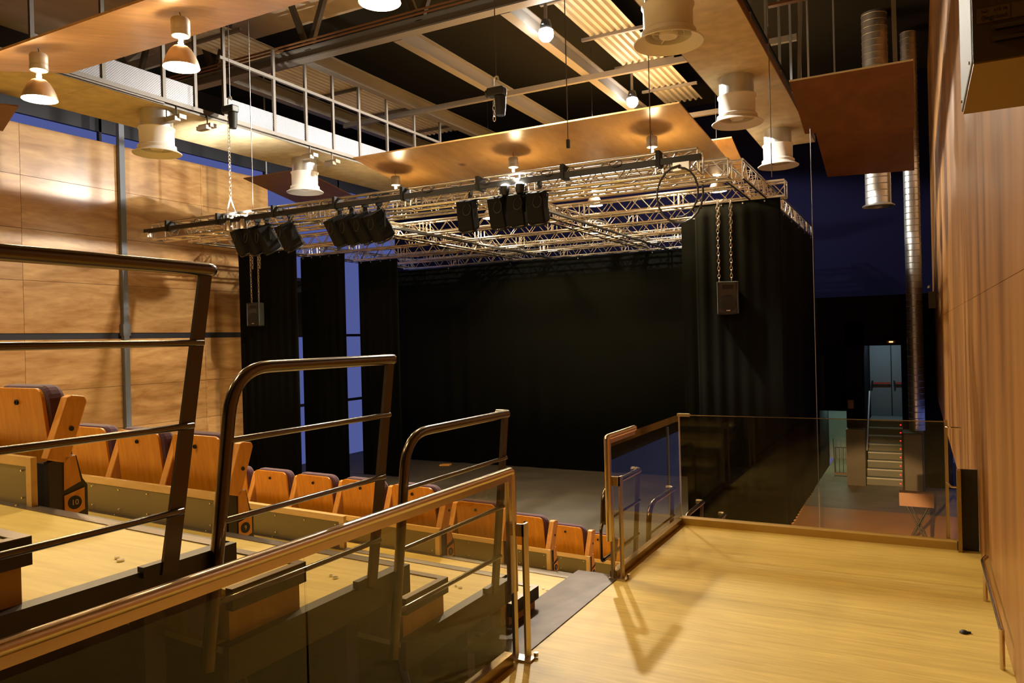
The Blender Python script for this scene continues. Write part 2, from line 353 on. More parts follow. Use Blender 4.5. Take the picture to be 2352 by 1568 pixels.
# black door frame and opening strip by the right wall
g = thing('door_frame', 'dark steel door frame between far glass balustrade and right wall', 'frame', (0.24, 6.78, 0.0))
MB().b2((-0.005, -0.10, 0.0), (0.022, 0.0, 0.62)).build('jamb', 'channel', g)
MB().b2((0.022, -0.02, 0.0), (0.135, 0.0, 0.62)).build('leaf', 'black_paint', g)
g = thing('end_post', 'slim steel post where the far balustrade glass meets the right side', 'post', (0.175, 6.88, 0.0))
MB().b2((-0.012, -0.03, -0.3), (0.012, 0.03, 0.98)).build('upright', 'inox_brushed', g)
MB().tube(rounded([(0.0, -0.03, 0.50), (0.02, -0.07, 0.47), (0.085, -0.07, 0.47)], 0.02), 0.008, 8).build('arm', 'inox', g)
MB().tube(rounded([(0.0, -0.03, 0.93), (0.02, -0.07, 0.93), (0.10, -0.07, 0.93)], 0.02), 0.008, 8).build('arm', 'inox', g)
# walkway
structure(MB().b2((-1.93, -4.0, -0.25), (0.41, 6.85, 0.0)).build('floor_walkway', 'birch_floor'))
structure(MB().b2((-1.95, 6.84, -0.30), (0.24, 6.90, 0.045)).build('trim_1', 'plinth_wood'))
structure(MB().b2((-1.95, -4.0, -0.26), (-1.932, 6.84, -0.001)).build('trim_2', 'channel'))

# ================================================================= SEATING
TH = math.tan(R(4.5)); X0 = -3.55; XR = -2.2; XL = -16.4
YK = {14: -1.15, 13: -0.10, 12: 0.96, 11: 2.03, 10: 3.07, 9: 4.13, 8: 5.315, 7: 6.38, 6: 7.44, 5: 8.53, 4: 9.6, 3: 10.68}
def ZK(k): return -0.085 + 0.36 * (k - 8)
def YL(k, x, d=0.0): return YK[k] + d - TH * (x - X0)
rown = {14: 'topmost', 13: 'second highest', 12: 'third highest', 11: 'behind the nearest seat row', 10: 'behind the second seat row', 9: 'with no seats of its own, halfway down',
        8: 'level with the ramp plate', 7: 'just below the ramp plate', 6: 'two steps below the ramp plate', 5: 'three steps below the ramp plate', 4: 'lowest one visible'}
for k in range(14, 3, -1):
    z = ZK(k); yb = k + 1 if k + 1 in YK else None
    back = (lambda x: YL(k + 1, x)) if yb else (lambda x: YL(k, x, -1.1))
    t = thing('seating_platform', 'birch decked seating platform, %s' % rown[k], 'platform', (0, 0, 0), 0, 'stepped seating platforms')
    bot = [(XL, back(XL) - 0.02, z - 0.03), (XR, back(XR) - 0.02, z - 0.03), (XR, YL(k, XR), z - 0.03), (XL, YL(k, XL), z - 0.03)]
    MB().hexa(bot, [(a, b, z) for a, b, c in bot]).build('deck', 'birch_deck', t)
    nz = MB(); nz.hexa([(XL, YL(k, XL, -0.045), z + 0.0005), (XR, YL(k, XR, -0.045), z + 0.0005), (XR, YL(k, XR, 0.004), z + 0.0005), (XL, YL(k, XL, 0.004), z + 0.0005)],
                     [(XL, YL(k, XL, -0.045), z + 0.004), (XR, YL(k, XR, -0.045), z + 0.004), (XR, YL(k, XR, 0.004), z + 0.004), (XL, YL(k, XL, 0.004), z + 0.004)])
    nz.build('nosing', 'nosing', t)
    fa = MB(); fa.hexa([(XL, YL(k, XL, 0.004), z - 0.12), (XR, YL(k, XR, 0.004), z - 0.12), (XR, YL(k, XR, 0.018), z - 0.12), (XL, YL(k, XL, 0.018), z - 0.12)],
                       [(XL, YL(k, XL, 0.004), z + 0.004), (XR, YL(k, XR, 0.004), z + 0.004), (XR, YL(k, XR, 0.018), z + 0.004), (XL, YL(k, XL, 0.018), z + 0.004)])
    y1, y0 = YL(k, XR, 0.018), back(XR) - 0.03
    fa.b2((XR, y0, z - 0.13), (XR + 0.03, y1, z + 0.004)); fa.b2((XR - 0.03, y0, z + 0.001), (XR, y1, z + 0.004))
    fa.build('fascia', 'fascia', t)
    if k > 4:
        rz = MB(); rz.hexa([(XL, YL(k, XL, -0.03), z - 0.36), (XR - 0.05, YL(k, XR - 0.05, -0.03), z - 0.36), (XR - 0.05, YL(k, XR - 0.05, -0.01), z - 0.36), (XL, YL(k, XL, -0.01), z - 0.36)],
                           [(XL, YL(k, XL, -0.03), z - 0.03), (XR - 0.05, YL(k, XR - 0.05, -0.03), z - 0.03), (XR - 0.05, YL(k, XR - 0.05, -0.01), z - 0.03), (XL, YL(k, XL, -0.01), z - 0.03)])
        rz.build('riser', 'birch_riser', t)
    bt = MB(); yb_ = back(XR)
    for q in (0.25, 0.72):
        bt.disc((-2.36, yb_ + (YL(k, XR) - yb_) * q, z + 0.004), 0.012, t=0.006, n=10); bt.disc((-2.40, yb_ + (YL(k, XR) - yb_) * q + .015, z + 0.004), 0.008, t=0.006, n=10)
    bt.build('deck_bolts', 'screw', t)
    # step box in the aisle
    if k <= 13:
        xs0 = -3.02
        s = thing('step_box', 'aisle step on the platform %s' % rown[k], 'step', (0, 0, 0), 0, 'aisle half steps')
        ya = lambda x: YL(k + 1, x, 0.02); yf = lambda x: YL(k + 1, x, 0.395)
        zt_ = z + 0.185
        MB().hexa([(xs0, ya(xs0), z), (XR - 0.02, ya(XR), z), (XR - 0.02, yf(XR) - 0.02, z), (xs0, yf(xs0) - 0.02, z)],
                  [(xs0, ya(xs0), zt_ - 0.02), (XR - 0.02, ya(XR), zt_ - 0.02), (XR - 0.02, yf(XR) - 0.02, zt_ - 0.02), (xs0, yf(xs0) - 0.02, zt_ - 0.02)]).build('box_body', 'birch_riser', s)
        MB().hexa([(xs0, ya(xs0), zt_ - 0.02), (XR - 0.035, ya(XR), zt_ - 0.02), (XR - 0.035, yf(XR) - 0.045, zt_ - 0.02), (xs0, yf(xs0) - 0.045, zt_ - 0.02)],
                  [(xs0, ya(xs0), zt_), (XR - 0.035, ya(XR), zt_), (XR - 0.035, yf(XR) - 0.045, zt_), (xs0, yf(xs0) - 0.045, zt_)]).build('tread', 'birch_deck', s)
        e = MB(); e.hexa([(xs0, yf(xs0) - 0.045, zt_ - 0.075), (XR, yf(XR) - 0.045, zt_ - 0.075), (XR, yf(XR), zt_ - 0.075), (xs0, yf(xs0), zt_ - 0.075)],
                         [(xs0, yf(xs0) - 0.045, zt_ + 0.003), (XR, yf(XR) - 0.045, zt_ + 0.003), (XR, yf(XR), zt_ + 0.003), (xs0, yf(xs0), zt_ + 0.003)])
        e.b2((XR - 0.035, ya(XR), zt_ - 0.075), (XR, yf(XR) - 0.045, zt_ + 0.003)); e.build('edge_trim', 'fascia', s)
        e = MB(); e.hexa([(xs0, yf(xs0) - 0.045, zt_ + 0.003), (XR, yf(XR) - 0.045, zt_ + 0.003), (XR, yf(XR), zt_ + 0.003), (xs0, yf(xs0), zt_ + 0.003)],
                         [(xs0, yf(xs0) - 0.045, zt_ + 0.006), (XR, yf(XR) - 0.045, zt_ + 0.006), (XR, yf(XR), zt_ + 0.006), (xs0, yf(xs0), zt_ + 0.006)])
        e.b2((XR - 0.035, ya(XR), zt_ + 0.003), (XR, yf(XR) - 0.045, zt_ + 0.006)); e.build('top_trim', 'nosing', s)
    # modesty panel along the front edge
    if 4 <= k <= 11:
        s = thing('modesty_panel', 'birch-framed olive panel, platform %s' % rown[k], 'panel', (0, 0, 0), 0, 'low panels behind the seat rows')
        xa, xb = XL + 0.3, X0; h0, h1 = z + 0.004, z + 0.225; d0, d1 = -0.012, 0.016
        def seg(m, x0, x1, za, zb, da, db):
            m.hexa([(x0, YL(k, x0, da), za), (x1, YL(k, x1, da), za), (x1, YL(k, x1, db), za), (x0, YL(k, x0, db), za)],
                   [(x0, YL(k, x0, da), zb), (x1, YL(k, x1, da), zb), (x1, YL(k, x1, db), zb), (x0, YL(k, x0, db), zb)])
        f = MB(); seg(f, xa, xb, h1 - 0.042, h1, d0, d1); seg(f, xb - 0.045, xb, h0, h1 - 0.042, d0, d1)
        f.build('frame', 'panel_frame', s)
        f = MB(); seg(f, xa, xb - 0.045, h0, h1 - 0.042, d0 + 0.004, d1 - 0.004); f.build('infill', 'laminate', s)
        f = MB()
        x = xb - 0.075
        while x > xb - 4.2:
            f.disc((x, YL(k, x, d0), h1 - 0.062), 0.0045, (0, 1, 0), 8, 0.016); f.disc((x, YL(k, x, d0), h0 + 0.035), 0.0045, (0, 1, 0), 8, 0.016)
            f.disc((x - 0.02, YL(k, x, -0.03), z + 0.006), 0.008, t=0.008, n=8); x -= 0.31
        f.build('screws', 'screw', s)
# under-deck columns
t = thing('seating_understructure', 'dark steel legs and braces under the seating platforms', 'frame', (0, 0, 0))
for i, k in enumerate((12, 11, 10, 9, 8)):
    y = YL(k, -2.4) - 0.18; MB().b2((-2.46, y - 0.04, LOW), (-2.38, y + 0.04, ZK(k) - 0.03)).build('leg', 'fascia', t)
    y2 = YL(k, -2.4) - 0.85; MB().tube([(-2.42, y, LOW + 0.3), (-2.42, y2, ZK(k) - 0.1)], 0.02, 8).build('brace', 'fascia', t)

# ---- seats
def rr_poly(w, h, r, n=6, bottom_w=None):
    bw = bottom_w or w; P = [(-bw / 2, 0), (bw / 2, 0)]
    for k in range(n + 1): a = math.pi / 2 * k / n; P.append((w / 2 - r + r * math.cos(a), h - r + r * math.sin(a)))
    for k in range(n + 1): a = math.pi / 2 + math.pi / 2 * k / n; P.append((-w / 2 + r + r * math.cos(a), h - r + r * math.sin(a)))
    return P
def make_seat():
    t = thing('theatre_seat', 'x', 'seat', (0, 0, 0))
    # backrest shell: leaning back (top towards the camera)
    def lean(x, z, y): return (x, y + (0.86 - z) * 0.10, z)
    P = rr_poly(0.475, 0.60, 0.055, bottom_w=0.50)
    MB().prism([lean(x, 0.285 + z, 0.0) for x, z in P], (0, 0.018, 0)).build('backrest', 'seat_wood', t, bevel=0.003)
    P2 = rr_poly(0.50, 0.60, 0.085); m = MB(); m.prism([lean(x + 0.015, 0.30 + z, 0.019) for x, z in P2], (0, 0.085, 0)); m.build('back_cushion', 'purple', t, bevel=0.022)
    m = MB(); m.prism([(x * 0.82 - 0.02, 0.075 + (0.7 - z) * 0.06, 0.27 + z * 0.55) for x, z in rr_poly(0.49, 0.62, 0.08)], (0, 0.07, 0.01)); m.build('seat_cushion', 'purple', t, label='purple seat cushion folded up', bevel=0.02)
    m = MB(); m.lathe([(0.0075, -0.006), (0.0135, -0.006), (0.0135, 0.004), (0.0075, 0.004)], (0, 0.0, 0.815), 16, 'Y'); m.build('badge', 'black', t)
    # arm, standing slab at the right side
    m = MB(); m.prism([(0.275, -0.03, 0.555), (0.275, 0.055, 0.53), (0.275, 0.075, 0.545), (0.275, 0.165, 0.815), (0.275, 0.155, 0.84), (0.275, 0.095, 0.85), (0.275, 0.07, 0.84)], (0.062, 0, 0))
    m.build('armrest', 'seat_arm', t, bevel=0.007)
    m = MB(); m.prism([(0.285, -0.02, 0.0), (0.285, -0.02, 0.54), (0.285, 0.05, 0.56), (0.285, 0.108, 0.56), (0.285, 0.135, 0.445), (0.285, 0.158, 0.41), (0.285, 0.158, 0.0)], (0.045, 0, 0))
    m.build('standard', 'standard_dark', t)
    m = MB(); m.b2((0.19, -0.01, 0.0), (0.285, 0.06, 0.53)); m.build('hinge_column', 'black', t)
    return t
def add_end(t, num):
    """extra outer parts for the seat at the aisle"""
    m = MB(); m.prism([(0.331, 0.045, 0.40), (0.331, 0.124, 0.432), (0.331, 0.100, 0.56), (0.331, 0.048, 0.555)], (0.006, 0, 0)); m.build('end_panel', 'seat_arm', t)
    m = MB(); m.prism([(0.331, 0.045, 0.26), (0.331, 0.14, 0.295), (0.331, 0.14, 0.40), (0.331, 0.045, 0.375)], (0.006, 0, 0)); pl = m.build('number_plate', 'seat_arm', t)
    m = MB(); m.disc((0.338, 0.092, 0.335), 0.032, (1, 0, 0), 24, 0.004); m.build('number_disc', 'black', pl)
    text_mesh('numerals', num, 0.036, 'digits', pl, (0.3405, 0.092, 0.335), (R(90), 0, R(90)), 0.0006)
    m = MB(); m.disc((0.338, 0.085, 0.69), 0.012, (1, 0, 0), 14, 0.006); m.build('bolt_cap', 'black', t)
proto = make_seat(); used = False
seat_rows = {11: (2, 'nearest row', '10'), 10: (4, 'second row', '9'), 8: (5, 'third row', '7'), 7: (2, 'fourth row', '6'),
             6: (2, 'fifth row', '5'), 5: (2, 'sixth row', '4'), 4: (2, 'seventh and lowest row', '3')}
posw = ['aisle-end seat', 'second seat from the aisle', 'third seat from the aisle', 'fourth seat from the aisle', 'fifth seat from the aisle']
for k, (n, nm, num) in seat_rows.items():
    for i in range(n):
        s = proto if not used else copy_tree(proto); used = True
        x = -3.93 - 0.613 * i; s.location = (x, YL(k, x, 0.115), ZK(k) - 0.36 + 0.002); s.rotation_euler = (0, 0, -R(4.5))
        s['label'] = 'orange wooden theatre seat, %s, %s' % (posw[i], nm); s['group'] = 'folding theatre seats in rows'
        s['_k'] = num if i == 0 else ''
for s in [o for o in list(col.objects) if o.get('_k') is not None]:
    if s['_k']: add_end(s, s['_k'])
    del s['_k']

# ---- aisle handrails
def handrail(name_label, ztop, y0, y1, zb, loopy=False, hookonly=False):
    """level rail: tube rises at y0 and runs to y1; flat post near y1 leaning; rungs between"""
    t = thing('aisle_handrail', name_label, 'handrail', (XR + 0.045, 0, 0), 0, 'handrails on the aisle edge')
    r = 0.0235; zc = ztop - r
    zlow = zb if not loopy else 0.27
    path = rounded([(0, y0, zlow), (0, y0 + (zc - zlow) * 0.12 + 0.02, zc), (0, y1 - 0.012, zc), (-0.075, y1 - 0.0, zc)], 0.16, 8)
    # sharper return at the far end
    path = rounded([(0, y0, zlow), (0, y0 + (zc - zlow) * 0.14, zc), (0, (y0 + y1) / 2 + 0.1, zc)], 0.17, 8) + rounded([(0, (y0 + y1) / 2 + 0.15, zc), (0, y1, zc), (-0.08, y1, zc)], 0.03, 4)
    MB().tube(path, r, 14).build('top_tube', 'rail_steel', t)
    zp = ztop - 1.02
    m = MB(); a = Vector((0, y1 - 0.21, zp)); b = Vector((0, y1 - 0.035, zc - 0.01)); d = (b - a).normalized(); q = Vector((0, d.z, -d.y)) * 0.030
    if loopy: a = a - d * 0.1
    m.prism([a - q + Vector((-0.006, 0, 0)), a + q + Vector((-0.006, 0, 0)), b + q * 0.8 + Vector((-0.006, 0, 0)), b - q * 0.8 + Vector((-0.006, 0, 0))], (0.012, 0, 0))
    m.prism([a + Vector((-0.026, -0.005, 0)), a + Vector((-0.026, 0.007, 0)), b + Vector((-0.026, 0.007, 0)), b + Vector((-0.026, -0.005, 0))], (0.02, 0, 0)).build('post', 'post_steel', t)
    MB().b2((-0.03, y1 - 0.30, zp + 0.01), (0.0, y1 - 0.18, zp + 0.045)).build('clamp', 'fascia', t)
    for i in range(3):
        zz = ztop - 0.275 * (i + 1); fr = (zc - zz) / (zc - zp)
        ya = y0 + 0.14 * max(zz - zlow, 0) ; yb = (y1 - 0.035) - 0.175 * fr
        if loopy and zz < zlow + 0.02: ya = y0 - 0.03
        MB().tube([(0.012, ya, zz), (0.012, yb + 0.015, zz), (-0.006, yb + 0.024, zz)], 0.0115, 10).build('rung', 'rail_steel', t)
    if loopy: MB().tube(rounded([(0, y0 + 0.0, 0.29), (0.0, y0 - 0.05, 0.24), (0, y0 - 0.05, -0.005), (0, y1 - 0.3, -0.005)], 0.04, 6), 0.0115, 10).build('loop_rod', 'rail_steel', t)
    return t
handrail('dark steel handrail nearest the camera, cut off by the left edge', 1.978 + 0.012, 0.72, 1.86, 0.97)
handrail('dark steel handrail in the middle of the nearer three, curved at its left end', 1.645, 1.79, 2.885, 0.60)
handrail('dark steel handrail just left of the gap in the glass balustrade', 1.285, 2.82, 3.985, 0.25)
handrail('handrail seen through the short glass panel, with a bent loop rod', 0.565, 5.46, 6.36, 0.0, loopy=True)
handrail('second handrail behind the short glass panel, lower and farther', 0.215, 6.48, 7.38, -0.55)
handrail('third handrail behind the glass, its hooked end over the corner', -0.14, 7.62, 8.50, -0.95)
handrail('farthest handrail hook visible just above the wooden kerb', -0.50, 8.68, 9.55, -1.3)

# ---- glass balustrade along the walkway
GX = -1.93
t = thing('glass_balustrade', 'long glass balustrade with steel top rail along the walkway, left of the gap', 'balustrade', (0, 0, 0), 0)
MB().b2((GX - 0.006, -3.9, 0.05), (GX + 0.006, 2.02, 0.955)).build('glass_panel', 'balustrade_glass', t)
MB().b2((GX - 0.006, 2.03, 0.05), (GX + 0.006, 3.53, 0.955)).build('glass_panel', 'balustrade_glass', t)
m = MB(); m.tube(rounded([(GX, -3.9, 1.0), (GX, 3.585, 1.0), (GX, 3.585, 0.36)], 0.02, 3), 0.022, 16)
m.build('top_rail', 'inox', t)
m = MB(); m.b2((GX - 0.016, -3.9, 0.955), (GX + 0.016, 3.56, 0.985)); m.b2((GX - 0.012, 3.53, 0.36), (GX + 0.012, 3.56, 0.985)); m.build('glazing_channel', 'inox', t)
m = MB(); m.b2((GX - 0.02, -3.9, 0.0), (GX + 0.03, 3.50, 0.065)); m.build('base_channel', 'channel', t)
def flat_post(t, y, dy):
    m = MB(); m.b2((GX - 0.008, y - 0.02, 0.0), (GX + 0.008, y + 0.02, 0.70)); m.build('post', 'inox_brushed', t)
    m = MB(); m.b2((GX + 0.055, y - 0.006, 0.0), (GX + 0.067, y + 0.05, 0.72)); m.b2((GX + 0.0, y - 0.006, 0.655), (GX + 0.067, y + 0.006, 0.72)); m.build('outer_post', 'inox_brushed', t)
    m = MB(); m.b2((GX - 0.02, y - 0.035, 0.0), (GX + 0.10, y + 0.035, 0.012)); m.disc((GX + 0.095, y + 0.05, 0.018), 0.012, (0, 0, 1), 10, 0.02); m.build('foot_plate', 'inox_brushed', t)
flat_post(t, 3.585, 0)
t = thing('glass_balustrade', 'short glass balustrade beyond the gap, with a steel frame at its near end only', 'balustrade', (0, 0, 0), 0)
MB().b2((GX - 0.006, 5.05, 0.05), (GX + 0.006, 6.80, 0.985)).build('glass_panel', 'balustrade_glass', t)
m = MB(); m.tube(rounded([(GX, 5.58, 1.0), (GX, 5.0, 1.0), (GX, 5.0, 0.28)], 0.02, 3), 0.022, 16); m.build('top_rail', 'inox', t)
m = MB(); m.b2((GX - 0.014, 5.03, 0.955), (GX + 0.014, 5.56, 0.985)); m.b2((GX - 0.012, 5.02, 0.30), (GX + 0.012, 5.045, 0.985)); m.build('glazing_channel', 'inox', t)
m = MB(); m.b2((GX - 0.02, 5.05, 0.0), (GX + 0.03, 6.80, 0.055)); m.build('base_channel', 'channel', t)
flat_post(t, 5.06, 0)
t = thing('glass_balustrade', 'wide glass balustrade across the far end of the walkway', 'balustrade', (0, 0, 0), 0)
MB().b2((GX + 0.01, 6.80, 0.02), (0.165, 6.812, 0.975)).build('glass_panel', 'balustrade_glass', t)
MB().b2((GX + 0.01, 6.798, 0.975), (0.165, 6.814, 0.980)).build('top_edge', 'inox', t, label='bright polished glass edge')
MB().b2((GX - 0.012, 6.79, 0.965), (GX + 0.10, 6.82, 0.992)).build('corner_clip', 'inox_brushed', t)
MB().b2((GX - 0.003, 6.795, 0.03), (GX + 0.008, 6.815, 0.98)).build('corner_edge', 'alu', t)
structure(MB().b2((-1.93, 6.74, 0.0), (0.23, 6.842, 0.06)).build('trim_3', 'plinth_wood'))
# ramp plate
t = MB().hexa([(-2.30, 3.62, -0.045), (-1.90, 3.62, 0.0), (-1.90, 5.12, 0.0), (-2.30, 5.30, -0.06)], [(-2.30, 3.62, -0.035), (-1.90, 3.62, 0.006), (-1.90, 5.12, 0.006), (-2.30, 5.30, -0.05)]).build('ramp_plate', 'ramp_steel')
tag(t, 'scuffed grey steel ramp plate bridging walkway and seating in the gap', 'ramp')
# guard rail by the right wall
t = thing('guard_rail', 'low steel guard tube along the foot of the right wall', 'rail', (0.335, 0, 0))
MB().tube(rounded([(0, 4.47, 0.19), (0, 5.75, 0.20), (0.03, 5.86, 0.20)], 0.03, 4), 0.0125, 10).build('tube', 'inox', t)
MB().tube([(0, 4.47, 0.0), (0, 4.47, 0.20)], 0.0125, 10).build('leg', 'inox', t)
MB().tube([(0, 5.55, 0.0), (0, 5.55, 0.20)], 0.0125, 10).build('leg', 'inox', t)
# small dark lump on the floor
m = MB(); m.lathe([(0.0, 0.016), (0.014, 0.014), (0.022, 0.006), (0.024, 0.0), (0.0, 0.0)], (0, 0, 0), 9); m.box((0.02, 0.006, 0.005), (0.03, 0.012, 0.008))
t = m.build('floor_stop', 'black'); t.location = (0.19, 4.92, 0.001); tag(t, 'tiny dark stop on the yellow walkway floor near the right wall', 'stop')

# ---- fixture box on the right wall
t = thing('wall_box', 'cream and dark metal equipment box high on the right wall', 'box', (0.118, 2.0, 2.29))
MB().b2((0, 0.004, 0.003), (0.262, 0.45, 0.9)).build('housing', 'cream', t, bevel=0.004)
MB().b2((0.003, -0.004, 0.0), (0.262, 0.005, 0.9)).build('front_plate', 'box_front', t)
MB().b2((0.004, 0.0, -0.003), (0.262, 0.447, 0.004)).build('bottom_plate', 'box_yellow', t)
m = MB()
for z in (0.040, 0.066): m.prism([(0.04, -0.012, z + 0.004), (0.26, -0.012, z + 0.004), (0.26, -0.004, z + 0.014), (0.04, -0.004, z + 0.010)], (0, 0, -0.006))
m.build('vent', 'box_front', t)
m = MB()
for z in (0.036, 0.062): m.b2((0.045, -0.0065, z), (0.26, -0.0042, z + 0.006))
m.build('vent_slot', 'black', t)
pl = MB().b2((0.012, -0.006, 0.084), (0.16, -0.004, 0.116)).build('sticker', 'sticker', t)
text_mesh('lettering', 'Ref.    615 18', 0.009, 'black', pl, (0.044, -0.0062, 0.108), (R(90), 0, 0), 0.0002)
text_mesh('lettering', '(legrand', 0.015, 'black', pl, (0.044, -0.0062, 0.094), (R(90), 0, 0), 0.0003)
MB().b2((0.074, -0.0064, 0.085), (0.0752, -0.006, 0.115)).build('sticker_line', 'black', pl)
m = MB(); m.disc((-0.001, 0.06, 0.02), 0.004, (1, 0, 0), 8); m.disc((-0.001, 0.40, 0.02), 0.004, (1, 0, 0), 8); m.build('screws', 'ballast', t)

# ================================================================= CEILING PIECES
def slab(name, P, thick, m, label, cat, group=None, edge=None):
    t = thing(name, label, cat, (0, 0, 0), 0, group)
    MB().prism(P, (0, 0, thick)).build('board', m, t)
    return t
# near reflector (rises away from the camera) and far reflectors
t = slab('ceiling_reflector', [(-11.09, 5.39, 5.40), (-3.6, 5.39, 5.40), (-3.6, 7.02, 5.83), (-11.09, 7.02, 5.83)], 0.03, 'cloud_near', 'tilted plywood ceiling reflector over the near left, cut by the top edge', 'reflector')
t = slab('ceiling_reflector', [(-11.178, 13.6, 5.865), (-3.706, 13.6, 5.865), (-3.485, 17.425, 5.321), (-11.262, 17.425, 5.321)], 0.03, 'cloud_far', 'wide plywood ceiling reflector above the stage truss', 'reflector')
t = slab('ceiling_reflector', [(-11.178, 18.02, 6.222), (-3.706, 18.02, 6.222), (-3.655, 19.89, 5.567), (-11.22, 19.89, 5.567)], 0.03, 'cloud_far', 'plywood ceiling reflector farthest back, peeking out at the right', 'reflector')
t = slab('side_reflector', [(-1.65, 12.28, 5.50), (0.02, 12.28, 5.50), (0.02, 14.6, 5.10), (-1.68, 14.3, 5.17)], 0.02, 'cloud_shaded', 'dim plywood panel hung high at the right with a pale front edge', 'reflector')
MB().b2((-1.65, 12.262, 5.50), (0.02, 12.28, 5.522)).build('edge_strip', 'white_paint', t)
MB().prism([(-1.55, 12.4, 5.5), (-1.50, 12.4, 5.5), (-1.42, 12.9, 9.0), (-1.50, 12.9, 9.0)], (0, 0.03, 0)).build('hanger', 'steel_grey', t)
MB().prism([(-0.24, 12.4, 5.5), (-0.18, 12.4, 5.5), (-0.20, 12.7, 9.0), (-0.27, 12.7, 9.0)], (0, 0.03, 0)).build('hanger', 'steel_grey', t)
t = slab('side_reflector', [(-1.60, 15.0, 5.42), (0.0, 15.0, 5.42), (0.0, 17.9, 4.98), (-1.64, 17.6, 4.99)], 0.02, 'cloud_shaded', 'second dim plywood panel at the right, lower and behind the first', 'reflector')
for x in (-1.3, -0.3): MB().b2((x, 15.6, 5.33), (x + 0.03, 15.63, 9.0)).build('hanger', 'steel_grey', t)
t = slab('side_reflector', [(-14.95, 13.9, 5.92), (-13.05, 13.9, 5.92), (-13.0, 16.6, 5.42), (-14.9, 16.2, 5.48)], 0.02, 'cloud_shaded', 'small plywood panel high on the left beside the white duct nozzle', 'reflector')
for x in (-14.7, -13.3): MB().b2((x, 14.4, 5.8), (x + 0.03, 14.43, 9.0)).build('hanger', 'steel_grey', t)
t = slab('side_reflector', [(-14.3, 6.6, 5.60), (-12.95, 6.5, 5.60), (-12.55, 7.1, 5.60), (-14.2, 7.75, 5.60)], 0.02, 'cloud_shaded', 'plywood panel tip at the upper left frame edge', 'reflector')
MB().b2((-13.9, 6.6, 5.6), (-13.87, 6.63, 9.0)).build('hanger', 'steel_grey', t)
# acoustic strips
def strip(x0, x1, y0, y1, z, label):
    t = thing('acoustic_strip', label, 'acoustic ceiling strip', (0, 0, 0), 0); m = MB(); y = y0
    while y < y1 - 0.01:
        yy = min(y + 1.2, y1); m.b2((x0, y + 0.003, z), (x1, yy - 0.003, z + 0.05)); y = yy
    m.build('board', 'strip_board', t)
    m = MB(); m.b2((x0 - 0.012, y0, z + 0.003), (x0, y1, z + 0.12)); m.b2((x1, y0, z + 0.003), (x1 + 0.012, y1, z + 0.12)); m.build('edge_trim', 'fascia' if x0 < -5 else 'brown_board', t)
strip(-12.9, -11.32, -2.0, 18.0, 5.85, 'beige wood-wool ceiling strip along the left side')
strip(-3.0, -1.91, -2.0, 17.95, 5.85, 'beige wood-wool ceiling strip along the right side')
# jet nozzles
def nozzle(x, y, label):
    t = thing('duct_nozzle', label, 'air nozzle', (x, y, 5.10), 0, 'white air nozzles')
    MB().lathe([(0.27, 0.44), (0.27, 0.78)], n=32).build('galvanised_sleeve', 'galv', t)
    MB().lathe([(0.40, 0.0), (0.405, 0.012), (0.39, 0.02), (0.335, 0.06), (0.315, 0.085), (0.32, 0.10), (0.318, 0.13), (0.290, 0.15), (0.285, 0.17), (0.287, 0.40), (0.305, 0.425), (0.305, 0.445), (0.27, 0.45)], n=40).build('collar', 'white_paint', t)
    MB().lathe([(0.40, 0.0), (0.34, 0.045), (0.27, 0.085), (0.265, 0.14), (0.255, 0.30)], n=40).build('mouth', 'white_paint', t)
    m = MB(); m.lathe([(0.0, 0.075), (0.10, 0.075), (0.11, 0.09), (0.11, 0.14), (0.0, 0.14)], n=24)
    for a in range(4): m.box((0.18 * math.cos(a * 1.57 + .6), 0.18 * math.sin(a * 1.57 + .6), 0.12), (0.17, 0.012, 0.04), Matrix.Rotation(a * 1.57 + .6, 3, 'Z'))
    m.lathe([(0.18, 0.11), (0.185, 0.11), (0.185, 0.14), (0.18, 0.14)], n=28); m.build('hub', 'white_paint', t)
nozzle(-2.50, 8.78, 'largest white air nozzle at the top, under the right ceiling strip')
nozzle(-2.52, 12.72, 'middle white air nozzle under the right ceiling strip')
nozzle(-2.46, 16.45, 'farthest and dimmest white air nozzle under the right ceiling strip')
nozzle(-11.70, 8.95, 'nearer white air nozzle under the left ceiling strip')
nozzle(-12.05, 12.98, 'farther white air nozzle under the left ceiling strip')
